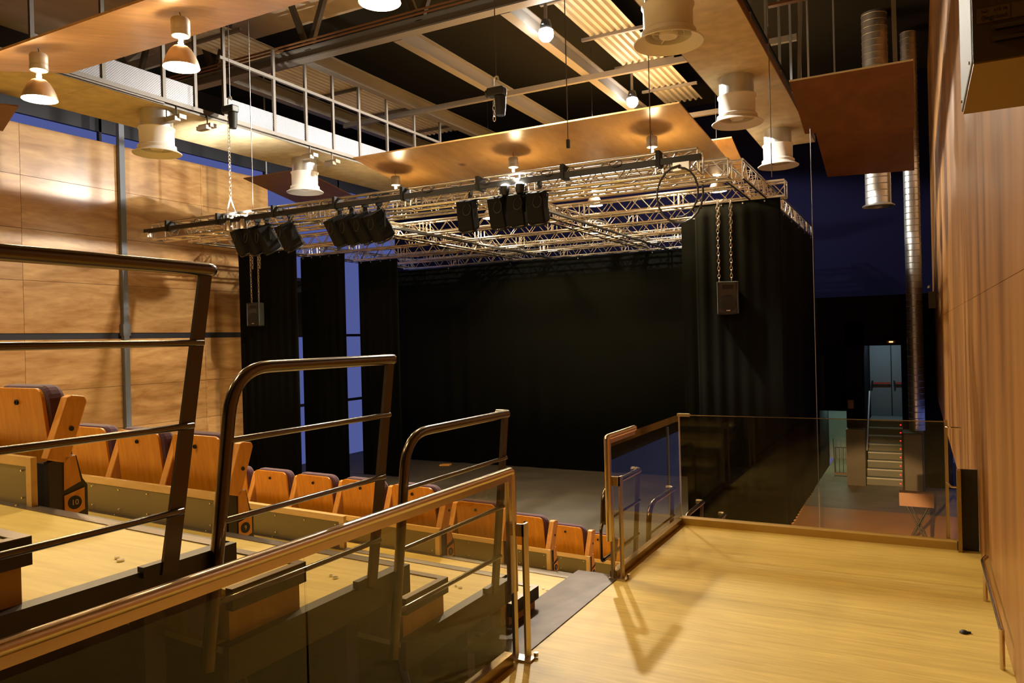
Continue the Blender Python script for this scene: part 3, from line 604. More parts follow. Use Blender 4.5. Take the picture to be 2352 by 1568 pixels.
# bell lamps
def bell(x, y, z, top, label, k=1.0, s=1.0, nk=1.0):
    t = thing('bell_lamp', label, 'pendant lamp', (x, y, z), 0, 'bell-shaped pendant lamps'); t.scale = (s, s, s)
    MB().lathe([(0.240, 0.0), (0.236, 0.03), (0.215, 0.10), (0.185, 0.17), (0.14, 0.245), (0.095, 0.285), (0.06, 0.295)], n=32).build('shade', 'bell', t)
    MB().lathe([(0.0, 0.012), (0.10, 0.006), (0.20, 0.008), (0.232, 0.018)], n=32).build('diffuser', 'lamp_on', t)
    MB().lathe([(0.060, 0.295), (0.052, 0.33), (0.052, 0.40), (0.060, 0.43)], n=16).build('neck', 'neck_glass', t, label='clear glass neck')
    MB().lathe([(0.0, 0.30), (0.026, 0.305), (0.030, 0.34), (0.030, 0.40), (0.026, 0.428)], n=12).build('bulb', 'neck_on', t)
    MB().lathe([(0.0, 0.43), (0.115, 0.43), (0.125, 0.445), (0.125, 0.50), (0.118, 0.505), (0.118, 0.51), (0.125, 0.52), (0.125, 0.65), (0.11, 0.675), (0.0, 0.68)], n=28).build('ballast', 'ballast', t)
    m = MB(); m.tube(rounded([(0, 0, 0.68), (0.015, 0, 0.70), (0.0, 0.0, 0.735), (-0.01, 0, 0.76)], 0.01), 0.006, 6)
    if top > 0.80: m.tube([(-0.005, 0, 0.75), (0, 0, top)], 0.004, 6)
    m.build('hook', 'cable', t)
    lamp('bell_light', 'SPOT', (x, y, z - 0.02), BELL_W * k, WARM, 0.20, (0, 0, 0), R(164), 0.5)
    lamp('neck_light', 'POINT', (x, y, z + 0.365 * s), NECK_W * nk, WARM, 0.045)
    return t
bell(-7.45, 6.05, 4.934, 0.84, 'large lit bell lamp at the top left, hanging below the reflector', 0.62, 0.84, 0.6)
bell(-9.62, 5.70, 4.84, 0.86, 'lit bell lamp nearest the left edge of the picture', 0.65, 0.84, 0.6)
bell(-4.49, 5.92, 4.96, 0.77, 'lit bell lamp cut off by the top edge, centre left', 0.45, 0.84, 0.6)
bell(-4.505, 14.492, 5.006, 0.82, 'lit bell lamp at the right end of the middle row', 0.8, 0.85, 1.3)
bell(-7.565, 14.492, 5.006, 0.82, 'lit bell lamp in the centre of the middle row, above the truss', 0.8, 0.85, 1.3)
bell(-10.668, 14.492, 4.989, 0.84, 'lit bell lamp at the left end of the middle row', 0.8, 0.85, 1.3)
bell(-7.097, 17.935, 4.998, 4.68, 'lit bell lamp low behind the trusses, right of centre', 0.8, 0.85)
bell(-10.2, 18.105, 4.998, 4.68, 'lit bell lamp low behind the black spotlights, left of centre', 0.8, 0.85)
bell(-3.995, 17.765, 4.981, 4.70, 'lit bell lamp behind the right end of the stage truss', 0.8, 0.85)
for x in (-5.3, -8.9, -12.4): # row over the seats behind the camera
    pass
bell(-4.5, 1.3, 4.95, 4.8, 'lit bell lamp outside the left frame edge, over the aisle', 0.36, 0.84)
bell(-8.2, 0.9, 4.95, 4.8, 'lit bell lamp outside the left frame edge, over the upper seats', 0.45, 0.84)
# white floods on the beam
for (x, y, lb) in ((-6.12, 13.2, 'blazing white floodlight on a rod under the roof, the brighter of two'), (-6.10, 18.1, 'smaller blazing white floodlight farther along the roof beam')):
    t = thing('floodlight', lb, 'floodlight', (x, y, 7.62))
    MB().lathe([(0.11, -0.05), (0.11, 0.02), (0.08, 0.12), (0.0, 0.13)], n=20).build('housing', 'black_paint', t)
    MB().lathe([(0.0, -0.29), (0.08, -0.27), (0.13, -0.21), (0.145, -0.14), (0.13, -0.07), (0.0, -0.02)], n=20).build('lens', 'star_on', t)
    MB().tube([(0, 0, 0.12), (0, 0, 1.38)], 0.035, 8).build('rod', 'steel_beam', t)
    MB().b2((-0.02, -0.16, 0.0), (0.02, 0.16, 0.03)).build('yoke', 'black_paint', t)
    lamp('flood_light', 'SPOT', (x, y, 7.30), STAR_W, WHITE, 0.13, (0, R(7), 0), R(176), 0.10)

# ================================================================= ROOF STEEL
def ibeam_y(x, y0, y1, z, w=0.20, h=0.34):
    m = MB(); m.b2((x - w / 2, y0, z), (x + w / 2, y1, z + 0.02)); m.b2((x - w / 2, y0, z + h - 0.02), (x + w / 2, y1, z + h)); m.b2((x - 0.008, y0, z + 0.02), (x + 0.008, y1, z + h - 0.02)); return m
for x, lb in ((-13.50, 'steel roof beam farthest left, above the wood-wool strip'), (-11.20, 'second steel roof beam from the left, above the gantry'), (-8.88, 'third steel roof beam from the left'), (-6.48, 'steel roof beam carrying the two white floodlights')):
    t = tag(ibeam_y(x, 12.25, 24.3, 7.60).build('roof_beam', 'steel_beam'), lb, 'beam', 'roof beams running to the stage')
t = thing('lattice_girder', 'steel lattice girder crossing the roof from left to right', 'girder', (0, 12.1, 7.6))
m = MB(); m.b2((-17.9, -0.12, 0), (0.3, 0.12, 0.03)); m.b2((-17.9, -0.12, 0.20), (0.3, 0.12, 0.23)); m.b2((-17.9, -0.02, 0.03), (0.3, 0.02, 0.20)); m.build('bottom_chord', 'steel_beam', t)
for i in range(6):
    x = -16.6 + 2.78 * i
    MB().prism([(x - 0.07, -0.05, 0.20), (x + 0.05, -0.05, 0.20), (x - 0.45, -0.05, 1.39), (x - 0.57, -0.05, 1.39)], (0, 0.1, 0)).build('diagonal', 'fascia', t)
    MB().prism([(x - 0.03, -0.05, 0.20), (x + 0.09, -0.05, 0.20), (x + 0.60, -0.05, 1.39), (x + 0.48, -0.05, 1.39)], (0, 0.1, 0)).build('diagonal', 'fascia', t)
m = MB(); m.tube([(-15.4, -0.16, 0.26), (-0.5, -0.16, 0.26)], 0.022, 8); m.tube([(-15.4, -0.16, 0.33), (-0.5, -0.16, 0.33)], 0.022, 8); m.build('conduit', 'brown_board', t, label='twin brown conduits clipped to the girder')
for y, lb in ((16.1, 'second cross beam of roof steel, beyond the girder'), (20.3, 'third cross beam of roof steel near the stage')):
    m = MB(); m.b2((-13.5, y - 0.05, 7.48), (-2.0, y + 0.05, 7.60)); tag(m.build('cross_beam', 'steel_beam'), lb, 'beam')
# purlin angles: small cross members under the corrugated strips
def corrugated(x0, x1, y0, y1, z, label, cm='corrugated'):
    n = int((x1 - x0) / 0.16); P = []
    for i in range(n):
        x = x0 + i * 0.16; P += [(x, y0, z + 0.06), (x + 0.05, y0, z + 0.06), (x + 0.08, y0, z), (x + 0.13, y0, z)]
    Q = [(a, b, c + 0.01) for a, b, c in reversed(P)]; m = MB(); vs = P
    N = len(P); V = P + [(a, y1, c) for a, b, c in P]; m.add(V, [(i, i + 1, N + i + 1, N + i) for i in range(N - 1)])
    V2 = [(a, b, c + 0.012) for a, b, c in V]; m.add(V2, [(i, i + 1, N + i + 1, N + i) for i in range(N - 1)])
    t = thing('corrugated_deck', label, 'roof deck', (0, 0, 0)); m.build('sheet', cm, t)
    y = y0 + 1.2
    while y < y1: MB().b2((x0 - 0.15, y, z - 0.07), (x1 + 0.1, y + 0.07, z - 0.005)).build('angle_bar', 'steel_beam', t); y += 2.1
corrugated(-13.95, -12.35, 10.2, 20.5, 8.3, 'ribbed metal roof strip high on the left', 'corrugated_pale')
corrugated(-6.28, -5.05, 12.4, 21.5, 8.3, 'ribbed metal roof strip right of the bright floodlights')
# gantry over the left strip
t = thing('gantry', 'hung steel gantry with perforated side panels above the left strip', 'gantry', (-11.3, 0, 0))
m = MB(); m.b2((-0.04, 5.5, 5.90), (0.04, 18.0, 5.97)); m.b2((-0.02, 5.5, 5.87), (0.02, 8.8, 5.90)); m.build('bottom_rail', 'gantry', t)
MB().b2((-0.03, 10.0, 7.02), (0.03, 18.0, 7.08)).build('top_rail', 'gantry', t)
for i, y in enumerate((6.6, 7.7, 8.8, 9.45, 10.1, 11.35, 12.25, 13.1, 14.0, 15.05, 16.2, 17.4)):
    MB().b2((-0.025, y - 0.03, 5.9), (0.025, y + 0.03, 7.62)).build('post', 'gantry', t)
for a, b in ((6.63, 7.67), (7.73, 8.77), (8.83, 9.42), (10.13, 11.32), (11.38, 12.22), (12.28, 13.07), (13.13, 13.97), (14.03, 15.02), (15.08, 16.17)):
    MB().b2((-0.008, a, 5.98), (0.0, b, 6.34)).build('perforated_panel', 'perforated', t)
MB().b2((-1.5, 5.5, 5.96), (0.0, 18.0, 5.98)).build('deck', 'roof_dark', t)
t = thing('gantry', 'dark hanger frames above the right ceiling strip', 'gantry', (-1.91, 0, 0))
m = MB(); m.b2((-0.03, 5.5, 6.0), (0.03, 18.0, 6.05)); m.build('bottom_rail', 'roof_dark', t)
for y in (8.0, 9.3, 10.6, 11.9, 13.2, 14.5, 15.8, 17.1): MB().b2((-0.02, y - 0.02, 5.9), (0.02, y + 0.02, 8.9)).build('post', 'steel_grey', t)
t = tag(MB().b2((-1.9, 12.05, 6.62), (0.36, 12.15, 6.66)).build('cross_bar', 'brown_board'), 'thin brown crossbar above the right plywood panels', 'bar')
# small brown floods on the gantry rail
for i, (y, lb) in enumerate(((9.05, 'first brown box light under the gantry, nearest'), (9.70, 'second brown box light under the gantry'), (12.35, 'brown box light touching the farther left nozzle'), (13.05, 'brown box light farthest along the gantry'))):
    t = thing('box_light', lb, 'lamp', (-11.30, y, 5.66), 0, 'small brown box lights on the gantry')
    m = MB(); m.b2((-0.16, -0.07, 0.0), (0.16, 0.07, 0.07)); m.build('body', 'ballast', t); MB().b2((-0.13, -0.14, -0.05), (0.13, -0.03, 0.02)).build('reflector', 'ballast', t)
    MB().tube([(0, 0, 0.07), (0, 0, 0.24)], 0.012, 8).build('stem', 'gantry', t)
# chain hoists
def chain(m, p, q, r=0.012):
    p, q = Vector(p), Vector(q); L = (q - p).length; n = max(2, int(L / 0.07))
    for i in range(n):
        c = p.lerp(q, (i + 0.5) / n); a = 0.0 if i % 2 else 1.57
        k = [(math.cos(a) * 0.022 * math.cos(u), math.sin(a) * 0.022 * math.cos(u), 0.048 * math.sin(u)) for u in [j * math.pi / 4 for j in range(8)]]
        m.tube([c + Vector(x) for x in k], 0.0065, 5, closed=True)
    return m
def hoist(x, y, z, z2, label, sling=True):
    t = thing('chain_hoist', label, 'hoist', (x, y, z)); K = 0.62
    MB().b2((-0.22 * K, -0.13 * K, -0.05), (0.22 * K, 0.13 * K, 0.08)).build('motor', 'black_paint', t, bevel=0.02)
    MB().lathe([(0.0, -0.17), (0.06, -0.17), (0.06, -0.13), (0.0, -0.13)], (0, 0, 0.015), 18, 'X').build('end_cap', 'black_paint', t)
    MB().lathe([(0.085, -0.06), (0.08, -0.22), (0.065, -0.34), (0.0, -0.34)], (0.06, 0, 0), 12).build('chain_bag', 'black', t)
    m = MB(); m.tube(rounded([(-0.05, 0, 0.12), (-0.05, 0, 0.22), (0.02, 0, 0.26), (0.04, 0, 0.18)], 0.04), 0.014, 8); m.build('hook', 'badge', t)
    m = MB(); m.tube([(0, 0, 0.2), (0, 0, 9.0 - z)], 0.008, 6); m.build('suspension_wire', 'wire', t)
    m = chain(MB(), (-0.05, 0, -0.1), (-0.05, 0, z2 - z)); m.build('chain', 'alu', t)
    if sling: MB().tube([(-0.05 - 0.14, 0, z2 - z - 0.36), (-0.05, 0, z2 - z), (-0.05 + 0.14, 0, z2 - z - 0.36)], 0.014, 8).build('sling', 'badge', t)
hoist(-10.98, 9.944, 6.0, 4.42, 'black chain hoist at the left end of the hanging truss')
hoist(-5.44, 9.944, 5.35, 4.95, 'black chain hoist hanging above the centre of the truss', False)

# ================================================================= TRUSSES
def truss(p, q, label, cat='truss', S=0.29, flip=False, group='aluminium stage trusses', cr=0.025):
    p, q = Vector(p), Vector(q); L = (q - p).length; ax = (q - p).normalized(); up = Vector((0, 0, 1)); sd = ax.cross(up).normalized()
    t = thing('box_truss', label, cat, p, 0, group); h = S / 2
    C = [sd * a * h + up * b * h for a, b in ((-1, -1), (1, -1), (1, 1), (-1, 1))]
    for c in C: MB().tube([c, c + ax * L], cr, 10).build('chord', 'alu', t)
    m = MB(); n = max(2, int(round(L / 0.5))); st = L / n
    for k in range(4):
        a, b = C[k], C[(k + 1) % 4]
        for i in range(n):
            m.tube([a + ax * st * i, b + ax * st * (i + 0.5)], 0.010, 5, cap=False); m.tube([b + ax * st * (i + 0.5), a + ax * st * (i + 1)], 0.010, 5, cap=False)
        for i in (0, n): m.tube([a + ax * st * i, b + ax * st * i], 0.012, 5, cap=False)
        j = 4
        while j < n: m.tube([a + ax * (st * j + .05), b + ax * (st * j + .05)], 0.014, 5, cap=False); m.tube([a + ax * (st * j - .05), b + ax * (st * j - .05)], 0.014, 5, cap=False); j += 4
    m.build('lacing', 'alu', t)
    return t
FY = 9.944; TZ = 3.944
truss((-13.02, FY, TZ), (-2.45, FY, TZ), 'front hanging truss carrying the black spotlights')
zt = 4.37
truss((-15.2, 12.55, zt - 0.02), (-2.62, 12.55, zt - 0.02), 'stage truss just behind the spotlights, ending in the bright right corner')
truss((-16.3, 15.0, zt), (-2.12, 15.0, zt), 'stage truss holding the front curtains')
truss((-15.6, 16.5, zt), (-2.62, 16.5, zt), 'stage truss holding the second pair of curtain legs')
truss((-15.4, 18.5, zt), (-2.62, 18.5, zt), 'stage truss holding the third pair of curtain legs')
truss((-15.4, 20.0, zt), (-2.62, 20.0, zt), 'thin-looking stage truss just before the back curtain')
truss((-15.4, 21.4, zt - 0.04), (-2.62, 21.4, zt - 0.04), 'rearmost stage truss above the back curtain')
truss((-2.60, 12.7, zt), (-2.60, 21.7, zt), 'side truss running back along the right of the stage')
truss((-15.3, 12.7, zt), (-15.3, 21.4, zt), 'side truss running back along the left of the stage')
truss((-11.0, 12.7, zt), (-11.0, 21.4, zt), 'inner truss running back, left of the stage centre')
truss((-6.9, 12.7, zt), (-6.9, 21.4, zt), 'inner truss running back, right of the stage centre')
for x, lb in ((-9.75, 'left pair of dark bars running back beneath the trusses'), (-6.2, 'right pair of dark bars running back beneath the trusses')):
    t = thing('equipment_bar', lb, 'bar', (x, 0, 4.14)); MB().tube([(0, 12.4, 0), (0, 21.3, 0)], 0.022, 8).build('pipe', 'black_paint', t); MB().tube([(0.09, 12.4, -0.05), (0.09, 21.3, -0.05)], 0.022, 8).build('pipe', 'black_paint', t)
# curtain pipe under front trusses are the chords; black wired bar in front of the hanging truss
t = thing('lighting_bar', 'long black wired bar clamped in front of the hanging truss', 'bar', (0, 9.74, 3.96)); t.scale = (0.88, 0.88, 0.88)
MB().b2((-14.95, -0.03, -0.045), (-2.72, 0.03, 0.045)).build('bar_body', 'black_paint', t)
MB().b2((-15.03, -0.05, -0.13), (-14.80, 0.05, -0.035)).build('plug', 'badge', t); MB().b2((-3.12, -0.06, -0.17), (-2.88, 0.05, -0.05)).build('junction_box', 'badge', t)
for i in range(8):
    x = -14.2 + i * 1.55; MB().b2((x - 0.03, -0.05, -0.06), (x + 0.03, 0.20, 0.17)).build('clamp', 'black', t)
for i in range(9):
    m = MB(); x = -13.2 + i * 1.15; m.tube([(x + 0.10 * math.cos(u), -0.05, 0.06 + 0.05 * math.sin(u)) for u in [j * math.pi / 5 for j in range(10)]], 0.007, 5, closed=True)
    m.build('cable_loop', 'cable', t)
m = MB(); m.tube([(-3.0 - 0.36 * math.sin(u) * (1 if u < 3.3 else .9), -0.08, -0.52 + 0.42 * math.cos(u)) for u in [j * 0.33 for j in range(16)]], 0.016, 6)
m.tube([(-3.02 + 0.28 * math.sin(u), -0.12, -0.50 + 0.36 * math.cos(u)) for u in [j * 0.33 for j in range(11)]], 0.014, 6); m.build('trailing_cable', 'cable', t)
# spotlights
def make_spot():
    t = thing('stage_spotlight', 'x', 'spotlight', (0, 0, 0))
    m = MB(); m.b2((-0.012, -0.03, 0.16), (0.012, 0.03, 0.30)); m.box((0.0, 0.0, 0.29), (0.045, 0.09, 0.07)); m.build('clamp', 'black', t)
    m = MB(); m.tube(rounded([(-0.15, 0, -0.06), (-0.15, 0, 0.15), (0.15, 0, 0.15), (0.15, 0, -0.06)], 0.02, 3), 0.010, 6); m.build('yoke', 'black', t)
    m = MB(); rt = Matrix.Rotation(R(-60), 3, 'X')
    def TR(p): return rt @ Vector(p) + Vector((0, 0.0, -0.06))
    P = [(-0.125, -0.125), (0.125, -0.125), (0.14, -0.09), (0.14, 0.10), (0.09, 0.145), (-0.09, 0.145), (-0.14, 0.10), (-0.14, -0.09)]
    n = len(P)
    for (a, b, s1, s2) in ((-0.23, 0.14, 0.92, 1.0), (0.14, 0.17, 1.0, 0.9)):
        m.add([TR((x * s1, a, z * s1)) for x, z in P] + [TR((x * s2, b, z * s2)) for x, z in P], [tuple(range(n - 1, -1, -1)), tuple(range(n, 2 * n))] + [(i, (i + 1) % n, (i + 1) % n + n, i + n) for i in range(n)])
    m.build('body', 'lamp_black', t)
    m = MB(); q = [TR((0.12 * math.cos(a), 0.19, 0.12 * math.sin(a))) for a in [j * math.pi / 8 for j in range(16)]]; m.tube(q, 0.012, 6, closed=True); m.build('lens_ring', 'black', t)
    m = MB(); m.b2((-0.10, -0.05, 0.135), (0.10, 0.05, 0.152)); m.build('bracket_plate', 'badge', t)
    m = MB(); m.tube([(0.07 + 0.07 * math.cos(u), -0.19, -0.03 + 0.08 * math.sin(u)) for u in [j * math.pi / 7 for j in range(14)]], 0.0035, 5, closed=True); m.build('safety_cable', 'cable', t)
    return t
sp = make_spot(); first = True
ords = ['first', 'second', 'third', 'fourth', 'fifth', 'sixth', 'seventh', 'eighth', 'ninth', 'tenth', 'eleventh', 'twelfth']
for i, (x, tilt, yaw) in enumerate(((-11.98, 0.12, 0.45), (-11.66, 0.08, 0.42), (-11.36, 0.0, 0.45), (-10.76, 0.05, 0.5), (-9.50, 0.0, 0.4), (-9.22, 0, 0.42), (-8.90, 0, 0.38), (-8.58, 0.0, 0.35), (-6.70, 0.22, -0.10), (-6.08, 0.15, 0.02), (-5.73, 0.22, -0.05), (-5.38, 0.20, -0.05))):
    s = sp if first else copy_tree(sp); first = False
    s.location = (x * 0.88, 9.80, 3.60); s.scale = (1.12, 1.12, 1.12) if i < 8 else (0.94, 1.0, 1.12); s.rotation_euler = (-tilt * 1.2, 0, -yaw)
    s['label'] = 'black stage spotlight on the hanging truss, %s from the left' % ords[i]; s['group'] = 'black spotlights on the hanging truss'
for i, (x, lb) in enumerate(((-12.3, 'left small silver floodlight clamped on the truss near the chain'), (-11.9, 'right small silver floodlight clamped on the truss near the chain'))):
    t = thing('small_floodlight', lb, 'floodlight', (x * 0.88, 9.70, 3.86)); lamp('uplight', 'SPOT', (x * 0.88 + 0.1, 9.7, 4.0), 380.0, WHITE, 0.05, Vector((-1.5, 1.75, 1.85)).to_track_quat('-Z', 'Y').to_euler(), R(80), 0.9); MB().lathe([(0.09, -0.10), (0.08, 0.0), (0.04, 0.08), (0.0, 0.09)], n=14).build('body', 'alu', t); MB().tube([(0, 0, 0.08), (0, 0.12, 0.2)], 0.01, 6).build('bracket', 'black', t)
for i, (x, lb) in enumerate(((-5.22, 'lit white uplight on the truss, left of a pair'), (-4.98, 'lit white uplight on the truss, right of a pair'))):
    t = thing('small_floodlight', lb, 'floodlight', (x, 9.72, 3.86)); MB().lathe([(0.0, -0.10), (0.05, -0.08), (0.07, 0.0), (0.07, 0.05)], n=14).build('body', 'black_paint', t); MB().lathe([(0.065, 0.05), (0.04, 0.075), (0.0, 0.085)], n=14).build('lens', 'star_on', t); MB().tube([(0, 0, -0.05), (0, 0.1, -0.12)], 0.01, 6).build('bracket', 'black', t)
    if i: lamp('uplight', 'SPOT', (x, 9.72, 3.97), 520.0, WHITE, 0.05, Vector(((2.5, 1.8, 1.9), (-3.2, 4.6, 2.6))[i]).to_track_quat('-Z', 'Y').to_euler(), R(100), 0.9)
# plumb cables
for (x, y, z0, z1, lb) in ((-10.47, 9.944, 4.1, 9.0, 'thin black cable left, down to the hanging truss'), (-4.31, 9.944, 4.4, 9.0, 'thin cable with a clip hanging in front of the far reflector'), (-3.11, 9.944, 4.1, 9.0, 'thin cable to the right end of the hanging truss'),
                           (-1.78, 11.3, 3.9, 9.0, 'thin grey cable dropping past the right nozzles'), (-1.56, 14.0, LOW, 5.9, 'long thin cable hanging in front of the dark right side')):
    t = thing('hanging_cable', lb, 'cable', (x, y, z0)); MB().tube([(0, 0, 0), (0, 0, z1 - z0)], 0.007, 6).build('wire', 'wire', t)
    if x == -4.31: MB().b2((-0.02, -0.02, -0.02), (0.02, 0.02, 0.10)).build('clip', 'black', t)

# ================================================================= CURTAINS
def curtain(p, q, z0, z1, label, fold=0.026, per=0.27, cat='curtain', group='black stage curtains', hem=True):
    p, q = Vector((*p, 0)), Vector((*q, 0)); L = (q - p).length; ax = (q - p).normalized(); nr = Vector((-ax.y, ax.x, 0))
    n = int(L / 0.035); vs = []; ph = random.random() * 6
    zl = [z1, z1 - 0.25, (z0 + z1) / 2, z0]
    for j, z in enumerate(zl):
        amp = (0.004, 0.5, 1.0, 1.15)[j] * fold
        for i in range(n + 1):
            s = L * i / n; d = amp * (math.sin(2 * math.pi * s / per + ph + 0.8 * math.sin(s * 1.7)) * (0.55 + 0.45 * math.sin(s * 2.3 + ph)))
            vs.append(p + ax * s + nr * d + Vector((0, 0, z)))
    fs = [(j * (n + 1) + i, j * (n + 1) + i + 1, (j + 1) * (n + 1) + i + 1, (j + 1) * (n + 1) + i) for j in range(len(zl) - 1) for i in range(n)]
    m = MB(); m.add(vs, fs, True)
    t = thing('stage_curtain', label, cat, p + Vector((0, 0, z0)), 0, group)
    o = m.build('cloth', 'curtain', t); o.location = -(p + Vector((0, 0, z0)))
    sd = o.modifiers.new('thick', 'SOLIDIFY'); sd.thickness = 0.006
    m = MB(); k = int(L / 0.4) if L < 3 else 5
    for i in range(k + 1): c = p + ax * (L * (i + 0.3) / (k + 1)) - nr * 0.012 + Vector((0, 0, z1 - 0.035)); m.disc(c, 0.014, nr, 8, 0.008)
    e = m.build('eyelets', 'badge', t); e.location = -(p + Vector((0, 0, z0)))
    m = MB()
    for i in range(k + 1): c = p + ax * (L * (i + 0.3) / (k + 1)) + Vector((0, 0, z1)); m.tube([c + Vector((0, 0, -0.03)), c + Vector((0, 0, 0.05))], 0.008, 5)
    e = m.build('ties', 'black', t); e.location = -(p + Vector((0, 0, z0)))
Z1 = 4.17; LG2 = -15.42; LG3 = -14.98
curtain((-16.25, 14.86), (-14.15, 14.86), LOW + 0.02, Z1, 'front left black curtain leg behind the small loudspeaker')
curtain((-3.80, 14.86), (-2.20, 14.86), LOW + 0.02, Z1 + 0.03, 'front right black curtain leg behind the loudspeaker')
curtain((LG2, 16.36), (-13.82, 16.36), LOW + 0.02, Z1, 'second black curtain leg from the left')
curtain((-4.48, 16.36), (-2.75, 16.36), LOW + 0.02, Z1, 'second black curtain leg on the right, its edge just left of the front one')
curtain((LG3, 18.36), (-13.52, 18.36), LOW + 0.02, Z1, 'third black curtain leg from the left')
curtain((-4.55, 18.36), (-2.75, 18.36), LOW + 0.02, Z1, 'third black curtain leg on the right, hidden behind the others')
curtain((-16.6, 21.26), (-2.75, 21.26), LOW + 0.02, Z1 - 0.05, 'wide black backdrop curtain closing the stage', fold=0.03, per=0.8)
curtain((-2.42, 15.2), (-2.42, 21.9), LOW + 0.02, Z1 + 0.0, 'black masking curtain running back along the right stage side')
m = MB(); m.prism([(-13.62, 20.45, LOW + 0.004), (-13.35, 20.6, LOW + 0.004), (-13.38, 20.8, LOW + 0.004), (-13.62, 20.6, LOW + 0.004)], (0, 0, 0.05)); tag(m.build('wooden_block', 'seat_arm'), 'small orange wooden piece on the stage floor at the back left', 'block')

# speakers on chains
def speaker(x, y, z, rz, label, zt_):
    t = thing('loudspeaker', label, 'loudspeaker', (x, y, z), rz)
    m = MB(); m.prism([(-0.19, -0.02, 0), (0.19, -0.02, 0), (0.14, 0.30, 0), (-0.14, 0.30, 0)], (0, 0, 0.62)); m.build('cabinet', 'speaker_body', t, bevel=0.025)
    m = MB(); m.tube([(-0.185, -0.03, 0.015), (0.185, -0.03, 0.015), (0.185, -0.03, 0.605), (-0.185, -0.03, 0.605)], 0.016, 6, closed=True)
    m.add([(-0.165, -0.035, 0.59), (0.165, -0.035, 0.59), (0.10, -0.022, 0.44), (-0.10, -0.022, 0.44)], [(0, 1, 2, 3)]); m.build('horn', 'speaker_body', t)
    MB().b2((-0.10, -0.032, 0.47), (0.10, -0.024, 0.55)).build('horn_throat', 'black', t)
    MB().lathe([(0.0, -0.036), (0.10, -0.040), (0.150, -0.032), (0.165, -0.022), (0.165, 0.0)], (0, 0, 0.20), 32, 'Y').build('grille', 'speaker_grille', t)
    MB().b2((-0.035, -0.048, 0.060), (0.035, -0.040, 0.078)).build('brand_badge', 'badge', t)
    for sx in (-0.13, 0.10):
        m = chain(MB(), (sx, 0.10, 0.62), (sx * 1.05, 0.10, zt_ - z)); m.build('chain', 'alu', t)
        m = chain(MB(), (sx + 0.03, 0.14, (zt_ - z) * 0.75), (sx + 0.03, 0.14, zt_ - z)); m.build('chain', 'alu', t)
speaker(-3.15, 14.60, 2.07, 0.40, 'black loudspeaker on chains before the front right curtain', 4.25)
speaker(-15.45, 14.60, 2.22, 0.15, 'smaller-looking black loudspeaker on chains before the front left curtain', 4.25)

# ================================================================= PASSAGE AT THE RIGHT
t = thing('passage_stair', 'short stair with pale nosings and red step lights in the far right passage', 'stair', (-0.835, 21.8, LOW))
for i in range(8):
    MB().b2((-0.42, 0.24 * i, 0.0), (0.42, 0.24 * i + 0.25 if i < 7 else 3.2, 0.1875 * (i + 1))).build('step', 'stair_concrete', t)
    MB().b2((-0.42, 0.24 * i - 0.004, 0.1875 * (i + 1) - 0.03), (0.42, 0.24 * i + 0.03, 0.1875 * (i + 1) + 0.003)).build('nosing', 'stair_nosing', t)
    MB().b2((0.34, 0.24 * i - 0.012, 0.1875 * i + 0.06), (0.375, 0.24 * i - 0.002, 0.1875 * i + 0.085)).build('step_light', 'red_on', t, label='glowing red step light')
MB().tube([(-0.40, -0.02, 0.9), (-0.40, 1.7, 2.3)], 0.02, 8).build('handrail', 'white_paint', t)
t = thing('added_underfloor_lamp', 'added unseen warm lamp under the walkway edge, brightening the passage floor', 'lamp', (-0.9, 6.98, -0.42)); MB().b2((-0.35, -0.04, 0), (0.35, 0.05, 0.12)).build('housing', 'black_paint', t); MB().b2((-0.33, 0.051, 0.02), (0.33, 0.055, 0.10)).build('diffuser', 'orange_on', t)  # added fixture, hidden from the camera, to brighten the passage floor
lamp('passage_fill_light', 'SPOT', (-0.9, 7.08, -0.40), 3000.0, (1.0, 0.62, 0.30), 0.06, Vector((-0.1, 8.6, -1.95)).to_track_quat('-Z', 'Y').to_euler(), R(20), 0.35)  # spot of the added fixture, warms the floor beyond the far glass
t = thing('exit_door', 'grey double door with red push bars above the far stair', 'door', (-0.85, 24.7, -0.79))
MB().b2((-0.42, 0, 0), (0.14, 0.05, 2.2)).build('leaf', 'door_grey', t); MB().b2((0.15, 0, 0), (0.45, 0.05, 2.2)).build('leaf', 'door_grey', t)
MB().b2((-0.34, -0.08, 0.93), (0.12, -0.04, 0.97)).build('push_bar', 'red', t); MB().b2((0.24, -0.08, 0.93), (0.42, -0.04, 0.97)).build('push_bar', 'red', t)
m = MB(); m.b2((-0.38, -0.10, 0.86), (-0.34, 0.0, 1.02)); m.b2((0.19, -0.10, 0.86), (0.23, 0.0, 1.02)); m.build('bar_bracket', 'black', t)
MB().b2((0.125, -0.02, 0.0), (0.150, 0.0, 2.2)).build('lock_rod', 'black', t)
t = thing('passage_lamp', 'small orange-glowing wall lamp above the far door', 'lamp', (-0.62, 21.93, 1.36)); MB().b2((-0.10, -0.07, 0), (0.10, 0.05, 0.06)).build('housing', 'brown_board', t); MB().b2((-0.045, -0.085, 0.015), (0.045, -0.07, 0.045)).build('bulb', 'orange_on', t)
t = tag(MB().b2((-1.68, 21.96, -0.35), (-1.54, 21.995, -0.13)).build('fire_sign', 'brown_board'), 'small dim red and brown sign on the pier by the stair', 'sign')
t = thing('pillar', 'dark brown block between the doorway and the far stair', 'pillar', (-1.49, 21.7, LOW)); MB().b2((-0.22, -0.15, 0), (0.22, 0.28, 1.45)).build('body', 'fascia', t)
t = thing('hand_truck', 'upright wire barrier frame inside the pale doorway', 'frame', (-1.95, 22.9, LOW))
for i in range(5): MB().tube([(-0.15 + 0.1 * i, 0, 0.08), (-0.15 + 0.1 * i, 0, 0.78)], 0.008, 6).build('bar', 'black', t)
